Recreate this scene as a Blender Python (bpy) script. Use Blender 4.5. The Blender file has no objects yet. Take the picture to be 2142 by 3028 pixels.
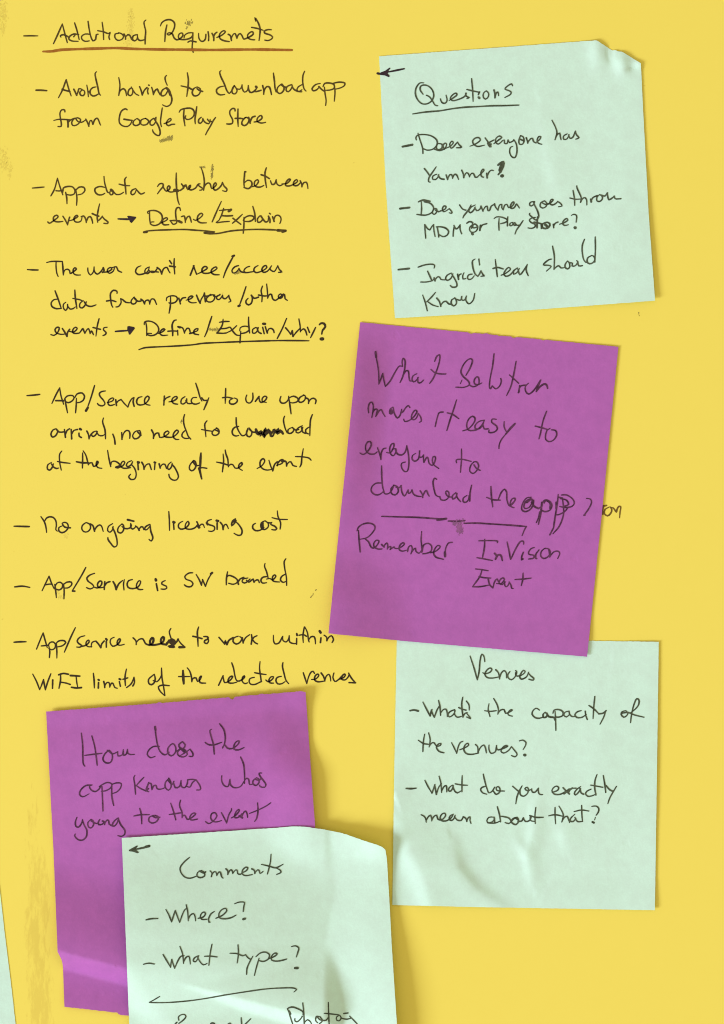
import bpy, math, random
from mathutils import Vector

# ------------------------------------------------------------------ camera, light, exposure
PX = 0.297 / 3028.0            # one photo pixel in metres on the sheet (the frame is A4 sized)
CX, CY = 1071.0, 1514.0        # frame centre
H = 0.85                       # camera height above the sheet
MM = 0.001
scn = bpy.context.scene
col = scn.collection
random.seed(7)

cam_d = bpy.data.cameras.new('camera')
cam_d.sensor_fit = 'VERTICAL'
cam_d.sensor_height = 24.0
cam_d.lens = 24.0 * H / 0.297
cam_d.clip_start = 0.01
cam_d.clip_end = 50
cam = bpy.data.objects.new('camera', cam_d)
cam.location = (0, 0, H)
col.objects.link(cam)
scn.camera = cam

world = bpy.data.worlds.new('World')
scn.world = world
world.use_nodes = True
wb = world.node_tree.nodes['Background']
wb.inputs['Color'].default_value = (1.0, 0.92, 0.72, 1)
wb.inputs['Strength'].default_value = 0.655

# one large soft lamp (source unseen) low on the left, towards the foot of the sheet
def area(name, loc, sx, sy, power, color):
    d = bpy.data.lights.new(name, 'AREA')
    d.shape = 'RECTANGLE'
    d.size, d.size_y, d.energy, d.color = sx, sy, power, color
    o = bpy.data.objects.new(name, d)
    o.location = loc
    o.rotation_euler = (Vector((0, 0, 0)) - Vector(loc)).to_track_quat('-Z', 'Y').to_euler()
    col.objects.link(o)
    return o
area('key_light', (-4.66, -2.48, 2.15), 1.25, 1.6, 345, (0.89, 1.0, 1.27))

scn.cycles.filter_width = 1.05
scn.view_settings.view_transform = 'Standard'
scn.view_settings.look = 'None'
scn.view_settings.exposure = 0.0
scn.view_settings.gamma = 1.0
scn.view_settings.use_curve_mapping = False

def P(px, py, z=0.0):
    """photo position on the sheet plus a height (metres) -> where that point stands"""
    k = PX * (1.0 - z / H)
    return Vector(((px - CX) * k, -(py - CY) * k, z))

# ------------------------------------------------------------------ materials
def lin(h):
    r = []
    for i in (0, 2, 4):
        c = int(h[i:i + 2], 16) / 255
        r.append(c / 12.92 if c <= .04045 else ((c + .055) / 1.055) ** 2.4)
    return (*r, 1)

def base_mat(name, rough=0.75, spec=0.25):
    m = bpy.data.materials.new(name)
    m.use_nodes = True
    nt = m.node_tree
    b = nt.nodes['Principled BSDF']
    b.inputs['Roughness'].default_value = rough
    b.inputs['Specular IOR Level'].default_value = spec
    return m, nt, b

def N(nt, typ, **kw):
    n = nt.nodes.new(typ)
    for k, v in kw.items():
        setattr(n, k, v)
    return n

def noise(nt, vec, scale, detail=3, rough=.55):
    n = N(nt, 'ShaderNodeTexNoise')
    n.inputs['Scale'].default_value = scale
    n.inputs['Detail'].default_value = detail
    n.inputs['Roughness'].default_value = rough
    nt.links.new(vec, n.inputs['Vector'])
    return n.outputs['Fac']

def ramp(nt, fac, a, b, ca=(0, 0, 0, 1), cb=(1, 1, 1, 1)):
    r = N(nt, 'ShaderNodeValToRGB')
    e = r.color_ramp.elements
    e[0].position, e[1].position = a, b
    e[0].color, e[1].color = ca, cb
    nt.links.new(fac, r.inputs['Fac'])
    return r.outputs['Color']

def mix(nt, fac, a, b):
    m = N(nt, 'ShaderNodeMix', data_type='RGBA')
    for sock, v in ((m.inputs[0], fac), (m.inputs[6], a), (m.inputs[7], b)):
        if hasattr(v, 'is_linked'):
            nt.links.new(v, sock)
        else:
            sock.default_value = v
    return m.outputs[2]

def mul(nt, a, b, op='MULTIPLY', clamp=False):
    m = N(nt, 'ShaderNodeMath', operation=op, use_clamp=clamp)
    for s, v in ((m.inputs[0], a), (m.inputs[1], b)):
        if hasattr(v, 'is_linked'):
            nt.links.new(v, s)
        else:
            s.default_value = v
    return m.outputs[0]

def bump(nt, bsdf, h, strength, dist):
    b = N(nt, 'ShaderNodeBump')
    b.inputs['Strength'].default_value = strength
    b.inputs['Distance'].default_value = dist
    nt.links.new(h, b.inputs['Height'])
    nt.links.new(b.outputs['Normal'], bsdf.inputs['Normal'])

def paper(name, c_main, c_alt, grain=.35, spec=.2, rough=.75):
    m, nt, b = base_mat(name, rough, spec)
    tc = N(nt, 'ShaderNodeTexCoord').outputs['Object']
    mott = ramp(nt, noise(nt, tc, 260, 5, .7), .35, .68)
    fine = ramp(nt, noise(nt, tc, 2200, 2, .6), .3, .7)
    c = mix(nt, mott, c_main, c_alt)
    c2 = mix(nt, mul(nt, fine, .35), c, tuple(x * .93 for x in c_alt[:3]) + (1,))
    nt.links.new(c2, b.inputs['Base Color'])
    dents = ramp(nt, noise(nt, tc, 190, 1, .4), .70, .76)
    soft = mul(nt, noise(nt, tc, 70, 2, .5), 2.2)
    rel = mul(nt, mul(nt, noise(nt, tc, 1100, 4, .6), soft, 'ADD'), mul(nt, dents, .8), 'SUBTRACT')
    bump(nt, b, rel, grain, .00008)
    return m

M_GREEN = paper('green_note_paper', lin('D2F0DA'), lin('CDE6D2'))
M_PURPLE = paper('purple_note_paper', lin('B862B0'), lin('AD5DA8'), .4, .35, .55)

def sheet_material():
    m, nt, b = base_mat('yellow_sheet_paper', .7, .2)
    tc = N(nt, 'ShaderNodeTexCoord').outputs['Object']
    sep = N(nt, 'ShaderNodeSeparateXYZ')
    nt.links.new(tc, sep.inputs[0])
    main, worn = lin('F3DB5D'), lin('E6CB55')
    # rubbed, slightly dirty band along the left side: long vertical streaks
    mp = N(nt, 'ShaderNodeMapping')
    mp.inputs['Scale'].default_value = (1, .22, 1)
    nt.links.new(tc, mp.inputs[0])
    streak = noise(nt, mp.outputs[0], 650, 6, .75)
    broad = noise(nt, mp.outputs[0], 70, 4, .6)
    def band(v, a, bb):
        r = N(nt, 'ShaderNodeMapRange', interpolation_type='SMOOTHSTEP')
        r.inputs[1].default_value, r.inputs[2].default_value = a, bb
        nt.links.new(v, r.inputs[0])
        return r.outputs[0]
    xm = (0 - CX) * PX
    left = mul(nt, band(sep.outputs[0], xm + .021, xm + .012), band(sep.outputs[0], xm + .001, xm + .010))
    low = band(sep.outputs[1], -.02, -.12)
    area_ = mul(nt, mul(nt, left, mul(nt, low, .54)), .0, 'ADD')
    st = mul(nt, mul(nt, streak, broad, 'ADD'), area_, 'ADD')
    mask = ramp(nt, mul(nt, st, .5), .72, .79)
    c = mix(nt, mask, main, worn)
    # tiny specks of dirt
    sp = ramp(nt, noise(nt, tc, 310, 2, .5), .765, .80)
    c = mix(nt, mul(nt, sp, .5), c, lin('C9A840'))
    mott = ramp(nt, noise(nt, tc, 160, 5, .7), .3, .75)
    c = mix(nt, mul(nt, mott, .2), c, lin('EFD759'))
    nt.links.new(c, b.inputs['Base Color'])
    bump(nt, b, mul(nt, noise(nt, tc, 1900, 3, .6), noise(nt, tc, 40, 2, .5), 'ADD'), .1, .00005)
    return m
M_SHEET = sheet_material()

def ink(name, a, bcol, rough=.5):
    m, nt, b = base_mat(name, rough, .3)
    tc = N(nt, 'ShaderNodeTexCoord').outputs['Object']
    f = ramp(nt, noise(nt, tc, 700, 4, .65), .38, .62)
    nt.links.new(mix(nt, f, lin(a), lin(bcol)), b.inputs['Base Color'])
    return m
INK = {
    'sheet': ink('brown_black_ink', '3E2E08', '5A450E'),
    'dark': ink('dark_ink_on_yellow', '261A08', '3E2C0C'),
    'green': ink('dark_ink_on_green', '343A26', '525A45'),
    'purple': ink('dark_ink_on_purple', '3C1632', '602F52'),
    'light': ink('worn_brown_ink', '634812', '80611E'),
    'arrow': ink('heavy_black_ink', '1C0F12', '33202A'),
    'brown': ink('brown_marker', '98590F', 'A8681E'),
    'smear': ink('pencil_smear', 'A8943F', '847638'),
    'faint': ink('faint_stain', 'ECD45A', 'E5CB54'),
    'graphite': ink('grey_smear', '84507A', '965588'),
}
WRITING = """
S sheet
L
O 40 20
K dash|100,280 160,279 235,280
W Additional|385,355 428,262 470,165;470,165 492,250 518,345;457,292 450,280 480,268 520,285 535,300;588,155 610,225 632,315;628,268 580,262 540,285 533,310 560,328 622,332;580,288 592,270;717,140 728,215 745,290 765,328 790,312 797,268 815,264;735,265 690,262 655,285 660,315 690,332 728,328;852,148 862,220 867,315;810,230 870,242 912,258 930,245 917,290 925,315;1010,255 978,262 975,295 1000,322 1040,315 1058,285 1040,260 1010,250;1062,262 1075,285 1078,312;1078,290 1100,268 1120,278 1137,312 1165,328 1187,310 1192,270;1190,268 1152,278 1145,312 1165,328;1190,275 1198,312 1218,325 1256,318;1272,128 1255,145 1258,180 1270,230 1266,300 1265,358
O 440 20
W Requiremets|175,175 162,240 155,335;113,185 125,155 160,130 210,125 245,150 250,185 240,220 225,248 195,272 177,262 195,250 225,258 245,300 270,318 305,305 330,272 320,252 295,260 285,290 300,312 330,316 370,312 410,295 425,265;425,250 380,252 345,275 340,300;425,250 422,330 418,400 428,438;378,340 400,328 455,338;480,255 482,300 502,330 528,330 545,308 550,265;570,240 577,285 575,325;608,255 625,290 625,325;622,290 638,258 655,245;655,295 700,275 737,240 722,230 695,245 677,280 690,310 730,328 775,335;765,265 785,278 795,325;795,302 812,265 830,258 842,285 848,305;848,302 860,270 880,258 900,285 912,310 935,305 972,288 1005,262 998,240 973,247 950,272 957,302 985,315 1018,318;1028,138 1020,105 1050,150 1070,210 1068,265 1060,325;988,198 1050,210 1098,226;1180,222 1145,220 1110,235 1117,255 1160,268 1190,290 1180,310 1145,325 1115,320
O 40 20
K underline brown|285,430 370,428 450,415 600,408 800,402 1000,397 1160,405 1400,410 1624,412 1900,415 2150,412 2350,411 2675,416
L
O 80 190
K dash *1.4|88,249 140,250 190,254
W Avoid|303,322 340,250 377,148;377,148 398,225 425,305;338,240 365,250 412,262;450,240 465,270 478,298;478,298 492,262 500,235 528,240;530,248 508,270 515,295 540,302 555,280 550,255 528,245;575,200 585,255 590,312;595,262 600,265;664,218 632,225 609,250 608,284 634,305 662,300 695,280;668,72 655,88 660,130 680,215 695,285 708,298
W having|882,128 893,190 890,250 882,300;884,295 895,255 925,235 945,250 957,302;1005,225 980,245 972,290 995,302 1015,280 1015,235;1002,218 1022,255 1045,285 1075,300;1082,215 1098,255 1108,295;1108,295 1128,250 1152,225;1165,232 1158,260 1165,285;1170,200 1174,204;1198,222 1210,260 1215,292;1215,290 1230,255 1252,238 1262,260 1280,295;1340,225 1305,245 1287,280 1295,303 1325,298 1350,260 1358,235;*1.5 1340,228 1362,250 1378,295;1365,250 1385,300 1392,345 1375,390 1340,406 1303,390;1340,108 1327,125 1332,165 1348,202
W to|1540,82 1550,140 1548,210 1535,310;1480,208 1540,222 1600,245
O 560 190
W to|-10,220 20,240;75,218 42,235 28,275 45,303 80,300 105,270 105,235 75,218;75,235 95,250 128,262
W download|305,62 293,72 300,110 335,185 365,260 385,280 410,250 432,205;335,210 290,220 262,245 268,278 300,295 340,290;432,205 412,240 415,278 440,285 460,255 440,215 432,205;452,235 485,240 505,215 507,198;507,198 510,235 530,268 560,250 567,205;567,205 570,240 585,270 610,268 650,225 648,212;620,262 648,262 690,250;*1.3 640,215 648,222;705,205 715,250 715,288;715,285 725,240 745,215 770,220 782,255 790,292;808,85 818,160 825,235 835,268;885,190 848,225 845,265 870,282 900,262 912,225 890,190;880,195 905,215 935,222;985,195 940,215 930,250 950,265 980,235 990,205;985,200 1000,235 1040,260 1080,265;1085,195 1045,220 1035,250 1055,262 1082,245;1108,68 1093,105 1090,170 1105,240 1122,258
W app|1258,185 1215,195 1180,235 1190,255 1225,245 1252,215;1245,215 1275,245 1302,262;1298,220 1305,285 1315,350 1310,395;1285,215 1300,185 1340,180 1390,195 1392,230 1350,248 1305,250;1395,205 1400,270 1393,355;1375,185 1440,172 1495,182 1490,205 1450,228 1400,240
L
O 80 190
W from|365,458 362,440 335,438 318,465 322,520 330,565 328,597 298,598;258,540 300,530 350,530 425,535;*1.2 390,538 395,570 395,602;395,560 420,535 460,520;485,515 450,525 430,560 440,588 475,585 505,560 515,530 490,515;470,525 490,550 525,558 565,535;565,528 585,565 595,595;598,580 605,545 620,540 632,578;635,578 650,535 672,518 685,530 700,570 708,585
W Google|963,438 945,428 908,450 888,510 890,565 920,592 965,598 995,575 1010,540;932,528 975,535 1010,540;1055,522 1025,545 1020,575 1045,590 1080,575 1085,545 1060,522;1140,520 1098,535 1095,575 1120,585 1155,575 1170,545 1140,520;1215,520 1185,545 1185,580 1210,585 1235,555 1240,515;1240,510 1225,525 1215,520;1220,525 1245,560 1270,610 1280,660 1270,685 1240,678 1212,650 1207,630;1300,420 1288,500 1283,560 1292,600;1318,570 1350,560 1385,535 1378,520 1350,540 1340,575 1360,590 1390,578 1420,576
W Play|1462,462 1475,440 1520,425 1580,425 1605,450 1605,490 1570,525 1535,530 1520,515 1525,495;1510,430 1505,500 1518,592
O 560 190
W Play|72,408 62,480 55,530 58,572;115,510 92,530 90,560 105,568 125,550 130,520;130,520 145,552 185,572 200,550 200,530;175,528 190,548 220,550;252,512 232,540 200,600 170,650 157,678
W Store|440,450 438,430 415,425 390,450 392,485 415,530 415,565 390,575 360,573;468,430 466,520 470,598;442,520 490,520 525,525;545,510 512,540 505,575 530,590 560,570 575,530 550,510 530,515;570,510 580,540 585,568;585,555 605,510 632,500;622,555 660,548 700,515 690,492 660,510 650,545 670,560 700,565 733,558
L
O 80 470
K dash|52,280 110,275 165,270
W App|230,355 265,290 293,185;293,185 315,260 345,345;280,305 310,308 348,300;372,320 382,370 385,430;345,320 350,280 390,265 440,270 460,300 455,335 420,348 385,342;468,290 480,370 477,445;470,300 500,272 545,272 558,300 530,335 490,345
W data|755,275 700,265 655,285 655,315 680,342 720,345 748,330;740,168 745,220 760,280 775,320 790,325;810,290 795,325 805,345 825,338 825,305 810,290;*1.6 805,295 815,305;825,300 840,325 860,342 900,338 928,320;955,175 940,195 945,260 952,338;885,242 940,255 988,258;1045,285 1010,300 998,330 1015,345 1040,325 1050,295;1045,285 1065,310 1095,338 1128,325
O 480 470
W refreshes|-45,265 -25,240 5,238 10,260 -20,300 -45,335;5,238 15,280 40,310 65,295 75,270 62,258 48,280 60,312 95,318 135,305 175,302 205,275 230,250;135,135 135,220 142,330 150,395 165,440;*2.2 120,300 145,305;185,240 200,260 205,285;205,262 222,250 235,270 245,295 270,272 272,252 258,262 258,290 280,298 320,280 348,240 365,240;348,240 355,262 385,280 380,298 360,300;375,85 395,150 405,220 398,300;398,295 410,255 440,230 460,240 476,284 504,268 521,243 511,229 495,248 492,282 508,301 540,285 570,250 578,225;578,225 595,262 622,290 615,312 580,305
W between|805,125 795,120 790,165 785,225 788,270;790,230 820,205 855,215 862,250 830,285 785,275;860,268 900,255 925,215 915,200 890,215 885,250 905,268 945,270 975,255;1000,85 988,130 990,200 1002,275;950,152 990,165 1030,190;1040,210 1055,245 1080,240 1095,200;1095,200 1102,240 1130,258 1165,240;1150,240 1200,235 1232,195 1215,195 1190,225 1185,255 1220,260 1260,245 1300,215 1290,198 1262,225 1265,255 1300,255 1330,225;1325,210 1340,240 1342,268;1345,255 1360,228 1385,225 1395,250 1400,285
L
O 80 470
W events|200,605 215,618 260,590 300,555 285,540 255,560 260,595 300,605 345,600;345,550 370,590 390,635;390,630 400,590 410,560;400,595 440,585 490,550 475,542 452,570 460,600 490,608 520,595 530,555;520,555 545,548 565,580 570,612;570,605 590,560 610,555 625,585 632,618;698,432 685,490 675,560 680,608;628,525 660,540 690,550;690,590 715,565 725,550;722,550 745,580 778,605 775,620 740,618
K arrow *1.3|875,576 920,578 990,580;#962,550 975,546 1046,556 1050,566 1006,616 990,606 984,588
W Define|1178,505 1178,560 1185,625;1165,525 1158,510 1180,498 1240,498 1290,530 1300,580 1270,625 1220,640 1188,625 1190,608 1220,605;1260,628 1300,610 1350,580 1345,565 1315,575 1298,610 1315,632 1362,632
O 480 470
W Define|175,495 168,470 145,468 130,495 132,560 138,615 105,628 90,610 75,592;75,592 130,592 165,598 190,615;*1.5 160,598 185,610;185,555 210,548 220,575 222,612;222,600 240,560 260,550 272,575 280,608;300,580 320,590 365,565 390,535 375,522 345,545 338,590 365,612 425,614
W Explain|568,408 530,490 480,605;590,475 570,540 545,590;550,495 600,490 660,485;*1.5 640,502 660,488;575,545 620,548 675,545;545,590 518,612 580,605 645,600;770,532 720,580 675,618;680,570 715,598 755,628;785,560 785,640 778,715;778,590 800,560 840,545 880,555 875,580 840,600 790,600;870,455 888,520 895,600;940,545 915,575 920,608 945,605 965,575 950,545;945,550 970,580 990,605 1015,600 1020,565;1020,550 1035,580 1035,612;1030,522 1040,530;1060,555 1075,600;1072,590 1085,550 1110,540 1135,555 1142,585 1130,620
K underline|-170,698 -140,692 -50,685 100,680 220,678 320,685 420,692 500,700;*1.3 500,702 455,708 405,710;405,714 460,720 540,715 660,692 780,682 900,677 1040,680 1120,685;*1.7 1110,686 1185,690;*1.6 -175,704 -150,700;*1.5 1155,700 1185,690
L
O 60 740
K dash *1.1|70,186 120,189 172,190
W The|255,118 300,108 405,108;345,112 345,160 352,220 365,252;405,108 410,160 415,238;415,235 425,195 450,182 475,195 480,225 505,210 540,180 525,168 508,190 515,225 540,238 580,238
W user|650,170 652,205 675,238 705,205 710,160;710,160 714,205 740,230 778,202 798,168;798,168 806,195 790,214;800,212 845,205 880,182 872,166 846,176 836,202 858,222 895,200 905,170;880,168 925,160 940,195 975,212
W can't|1160,150 1125,165 1108,205 1130,232 1180,228 1225,205 1240,165;1240,160 1205,180 1198,215 1225,225 1250,205 1330,210;1235,190 1260,212 1290,210 1320,170;1315,165 1345,190 1360,228;1360,225 1380,175 1410,165 1425,195 1440,218;1480,80 1478,140 1485,228;1435,152 1490,160;1435,100 1455,130
O 500 740
W see|205,240 240,150;235,150 265,230;265,232 320,205 370,170 345,155 318,180 322,215 370,222 420,205 462,172 450,160 415,180 405,210 430,232 482,236
W access|622,52 590,110 545,200 522,265;*1.4 610,58 625,52;668,148 635,158 605,195 615,218 640,215 668,185;672,175 690,205 740,215;775,155 745,165 720,195 735,215 780,210 815,205;855,148 825,165 815,195 835,215 880,205 912,190 940,165 931,147 908,156 892,186 906,212 945,202 985,150;985,150 970,180 1010,205 1045,150;1045,148 1060,185 1085,210 1052,212
L
O 60 740
W data|335,390 365,470 395,560;365,470 325,475 298,505 305,540 350,562 395,558;438,500 415,520 418,560 438,578 455,550 455,520;455,535 480,565 510,560 530,545;525,382 530,460 545,560;505,462 580,478 600,490;605,485 575,510 572,545 595,555 625,525 635,495;615,495 640,530 680,540 728,525
W from|930,415 930,395 895,385 868,415 870,480 880,530 890,548;830,488 880,482 920,495;920,545 945,540 970,500 965,468;965,465 985,475 1015,500 1060,505;1095,448 1065,490 1075,515 1105,512 1118,480 1095,455;1100,465 1130,490 1160,488;1160,470 1180,485 1195,515;1195,515 1205,485 1235,480 1245,518;1245,515 1260,470 1285,470 1310,520
W previous|1445,450 1442,540 1430,605
O 500 740
W previous|-25,485 -20,455 20,438 70,445 82,470 60,500 15,510 0,505;95,460 110,515;108,490 130,460 160,455;165,480 210,465 230,445 212,440 185,460 190,490 220,505 262,503;265,432 280,470 300,510;300,508 310,470 330,440 340,412;340,412 345,450 350,495;345,440 375,440 400,425;440,430 400,430 362,460 365,490 400,498 430,480 440,450 430,430;430,440 460,445 490,425;490,430 462,440 458,465 480,475 505,450 515,430;515,432 520,460 545,465 575,432;575,432 580,460 595,490 575,498
W other|740,350 710,440 675,535;*1.6 668,536 680,532;790,432 800,455 800,480 790,510 765,525 742,510 740,485 760,462;790,432 820,462 860,450;898,345 885,390 895,440 892,495;860,430 920,440 960,435;938,325 945,390 948,462;948,460 965,425 985,425 995,465 1020,482 1060,455 1085,430 1070,420 1050,440 1060,462 1085,455 1100,420;1085,425 1110,425 1115,465 1138,482
L
O 60 740
W events|295,810 325,818 360,790 375,745 355,740 335,760 345,790 390,808 430,805;405,752 430,790 450,828;450,825 455,790 475,760;475,780 515,785 548,750 530,740 508,760 505,790 530,800 570,795;570,795 588,770 602,752 612,775 622,800;622,798 640,765 655,752 666,775 672,802;672,800 684,775 694,790 704,812;758,658 740,730 728,825;700,742 770,760;835,740 805,745 800,765 825,790 820,808 795,820
K arrow *1.2|915,780 980,775 1040,772;#1030,732 1045,728 1096,738 1102,752 1056,812 1044,808 1038,784 1028,770
W Define|1205,685 1215,740 1215,820;1192,715 1195,690 1230,680 1285,695 1325,735 1330,775 1300,810 1250,820 1215,805 1228,798 1262,800;1325,800 1365,785 1390,760 1375,755 1350,775 1342,800 1365,818 1418,815;*1.2 1500,670 1480,675 1460,715 1465,780 1465,820;1420,778 1470,775 1510,778;1512,770 1515,815;1515,735 1535,745
O 500 740
W Define|90,735 130,745 150,795;148,790 175,750 195,755 205,795;*1.2 200,800 240,790;225,790 270,775 280,755 260,755 240,775 240,800 285,812
W Explain|412,635 390,700 365,780 342,832;520,662 515,710 490,760 460,795;485,692 530,685 578,684;490,755 550,750 578,740;460,795 520,798 550,795;550,795 600,770 650,725;590,740 615,780 650,815 680,818;690,780 685,840 682,890;680,775 685,745 720,730 765,738 770,765 740,790 695,800;765,642 765,700 775,795;835,742 805,760 805,795 830,795 850,770 858,742;845,745 860,785 885,800;900,740 915,802;*1.5 905,706 922,708;925,735 945,795;945,790 960,755 985,752 1005,770 1010,792
W why|1130,655 1090,750 1040,848;1120,745 1150,780 1170,808;1170,808 1184,772;1184,772 1192,828;1192,828 1225,785 1258,752;1248,660 1260,730 1262,785;1262,780 1290,755 1310,770 1325,815;1330,740 1350,790;1408,742 1385,790 1360,840;*1.3 1445,715 1460,702 1490,705 1502,735 1475,770 1468,805;*2 1462,852 1475,852
K underline|-289,955 -239,938 -179,932 -29,925 100,918 230,908 320,895 480,887 640,880 850,873 1050,868 1200,868 1345,870
L
O 60 1130
K dash *1.1|65,130 130,125 188,118
W App/Service|305,205 345,120 380,55;380,55 392,130 418,212;342,178 380,178 418,180;430,155 440,220 455,295;425,165 450,135 505,130 518,150 500,180 460,198 445,190;540,155 538,230 532,295;525,150 545,115 595,105 618,135 605,175 570,195 540,198;715,32 680,150 645,250;*1.7 632,275 650,245;820,85 780,92 760,112 770,140 800,175 815,210 790,228 755,220 742,205;838,195 880,185 900,160 885,152 850,175 845,210 865,225 905,215;918,170 925,225;925,200 945,178 965,170;968,165 1000,205 1035,240;1035,240 1050,195 1072,160 1085,150;1092,150 1085,190 1095,232;1170,140 1135,150 1118,185 1130,215 1175,218 1215,195 1240,150 1225,135 1200,155 1195,195 1215,215 1248,222
W ready|1385,135 1380,220;1380,180 1400,155 1438,138
O 480 1130
W ready|65,190 110,180 145,150 135,138 105,150 92,180 110,205 148,212;218,140 185,165 182,205 205,210 235,180 235,160;228,175 245,205 285,205;330,148 295,150 278,180 292,205 325,212 358,200;322,10 345,80 365,150 382,182;380,150 400,175 430,175;448,150 430,195 400,265
W to|610,60 608,130 605,205;580,150 625,145 670,155;680,158 648,175 650,205 685,212 718,190 720,165 690,152
W use|812,125 802,160 815,195 845,200 870,165 870,105;895,185 930,138;930,138 935,180 950,195 985,180 1005,145 985,135 962,155 962,185 1000,195
W upon|1140,138 1130,175 1145,200 1180,200 1210,170 1215,135;1215,145 1225,210 1238,305;1222,150 1260,135 1305,160 1300,185 1250,200 1228,195;1360,125 1320,150 1310,185 1335,195 1370,170 1375,135 1355,122;1375,150 1405,165 1405,205;1405,200 1425,165 1455,155 1478,175 1470,208
L
O 60 1130
W arrival|345,448 315,460 295,500 310,528 340,515 360,470 345,448;350,455 375,480 420,478;425,455 435,530;435,500 450,465 475,448;490,455 495,545;495,500 515,465 550,455;565,490 568,520 588,532;*1.5 575,450 585,456;640,470 655,500 662,545;662,540 680,500 705,480;735,470 700,480 685,510 705,522 730,500 742,475;735,480 755,510 790,515 815,500;800,345 792,380 815,460 820,545;890,500 905,540 912,595
W no|975,485 978,550;978,545 995,490 1020,465 1045,470 1055,500 1052,540;1150,465 1105,475 1080,520 1100,545 1135,535 1158,500 1150,468;1130,480 1160,510
W need|1262,460 1280,495 1280,540;1280,535 1300,495 1330,490 1340,530 1380,525 1430,485 1415,470 1385,490 1385,520 1420,530 1470,525 1520,475 1505,460 1475,490 1470,525 1495,550 1525,550
O 480 1130
W need|215,312 205,350 210,410 235,480 250,520 275,548;225,462 195,490 190,520 215,540 255,540
W to|430,372 410,400 415,470 420,525;378,455 430,465 480,472;525,440 480,480 485,505 515,512 545,490 540,455 520,440;500,455 545,475
W download|710,342 715,420 740,480 770,515 800,505 825,450;735,425 695,435 672,470 680,505 710,518 735,512;825,442 810,480 815,515 840,525 860,500 858,470 835,440;840,455 870,480 900,480;*2 900,455 920,500 945,470 945,515 965,480 980,525 990,450 1000,500 1020,455;*2 1000,490 1030,470 1040,495;*1.5 1080,455 1050,490 1040,515 1060,520 1075,490;*2 1070,460 1095,485 1110,450 1115,495 1135,465 1160,495;1175,328 1165,360 1180,440 1200,488;1250,435 1210,455 1210,490 1240,490 1265,460 1250,435;1255,440 1280,460 1310,455;1345,420 1300,445 1285,480 1310,488 1340,465 1350,435;1340,440 1350,480 1375,492;1415,430 1380,455 1380,485 1405,498;1442,312 1425,360 1420,430 1418,515
L
O 60 1130
W at|300,772 265,795 262,835 285,845 310,815 318,785;300,785 320,815 350,830 370,825;400,662 380,690 380,770 395,845;358,762 410,772 480,780
W the|600,680 600,740 598,825;605,660 630,700 655,795;*1.2 540,765 600,775 660,775;655,795 665,780 690,775 705,810 730,800 750,770 740,758 730,790 745,820 785,828
W beginning|840,655 850,720 870,812;870,800 880,765 910,760 940,775 960,800 940,825 920,820;*1.4 920,818 960,805;930,825 985,805 1005,770 990,760 970,780 970,815 1000,828 1060,822;1070,755 1035,770 1020,800 1035,812 1065,795 1080,765;1068,790 1100,830 1115,890 1100,930 1065,935 1042,910 1060,885;1130,770 1135,840;*1.4 1130,768 1140,772;1168,770 1185,800 1190,838;1190,835 1210,795 1240,785 1250,810 1260,840;1295,780 1290,840;*1.4 1290,770 1300,773;1335,785 1345,825;1345,820 1365,790 1390,790 1405,830;1450,768 1425,790 1415,825 1430,840 1455,810 1460,780;1460,790 1490,830 1520,910 1500,940 1465,940 1435,915 1428,885
O 480 1130
W of|300,752 265,800 262,835 285,852 315,830 325,790 310,755 290,770;300,770 320,800 365,800;*1.4 372,682 368,740 365,830;360,820 380,930;352,830 378,925;350,825 390,822 428,828
W the|585,690 590,760 578,862;522,768 580,780 640,800;605,652 612,690 630,740 635,815;635,810 655,790 680,795 700,825 730,825 768,790 765,772 740,790 735,825 770,848
W event|912,830 960,800 985,755 970,735 945,755 940,800 970,835 1010,845 1045,840;1025,750 1040,800 1062,855;1062,850 1080,790 1105,765;1100,800 1150,780 1165,750 1145,745 1110,780 1105,805;*1.3 1150,760 1180,760;1165,760 1190,765 1195,805;1195,800 1215,770 1235,765 1255,800 1290,810;1355,640 1342,720 1335,790 1322,815;1280,715 1350,718 1410,730 1430,750
L
O 30 1500
K dash *1.2|38,182 110,184 185,186
W No|297,90 330,140 345,190 352,242;335,130 350,105 380,92 415,98 440,130 445,180 440,215 455,230;500,155 520,145 550,155 560,190 540,225 500,245 470,228 470,195 500,180;505,165 525,190 580,198
W ongoing|725,150 695,175 690,210 710,235 745,235 772,205 768,165 735,148;770,160 795,175 812,230;812,225 830,190 860,170 878,180 895,232;985,158 945,185 938,225 960,240 985,215 990,185;985,195 1010,250 1028,320 1025,370 1000,382 970,350 942,310 940,290;1075,160 1040,195 1035,235 1065,248 1090,220 1090,175 1075,160;1075,185 1105,205 1150,200 1165,175 1158,155;1160,160 1160,195 1180,210 1210,185;*1.3 1130,120 1188,134;1205,180 1225,195 1240,222;1240,215 1255,190 1275,190 1285,215;1340,165 1300,190 1295,215 1315,215 1340,185;1345,165 1352,230 1372,295 1355,325 1335,308
W licensing|1525,42 1530,120 1532,222;1570,150 1575,212;*1.5 1570,142 1580,146
O 430 1500
W licensing|360,135 325,155 318,190 340,210 385,200 420,160 410,135 388,160 385,200 430,212 480,195 500,170;495,140 510,170 515,200;*1.5 500,180 520,195;515,190 535,165 555,165 568,195;635,118 600,130 592,155 620,170 662,185 665,215 640,232 605,228;*1.4 590,150 600,165;690,150 690,212;*1.4 685,128 700,132;720,145 740,170 748,215;748,210 760,170 778,165 798,205;865,110 840,130 828,178 860,150 868,120;*1.3 845,140 870,130;860,130 900,170 930,225 920,265 890,270 852,250
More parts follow.
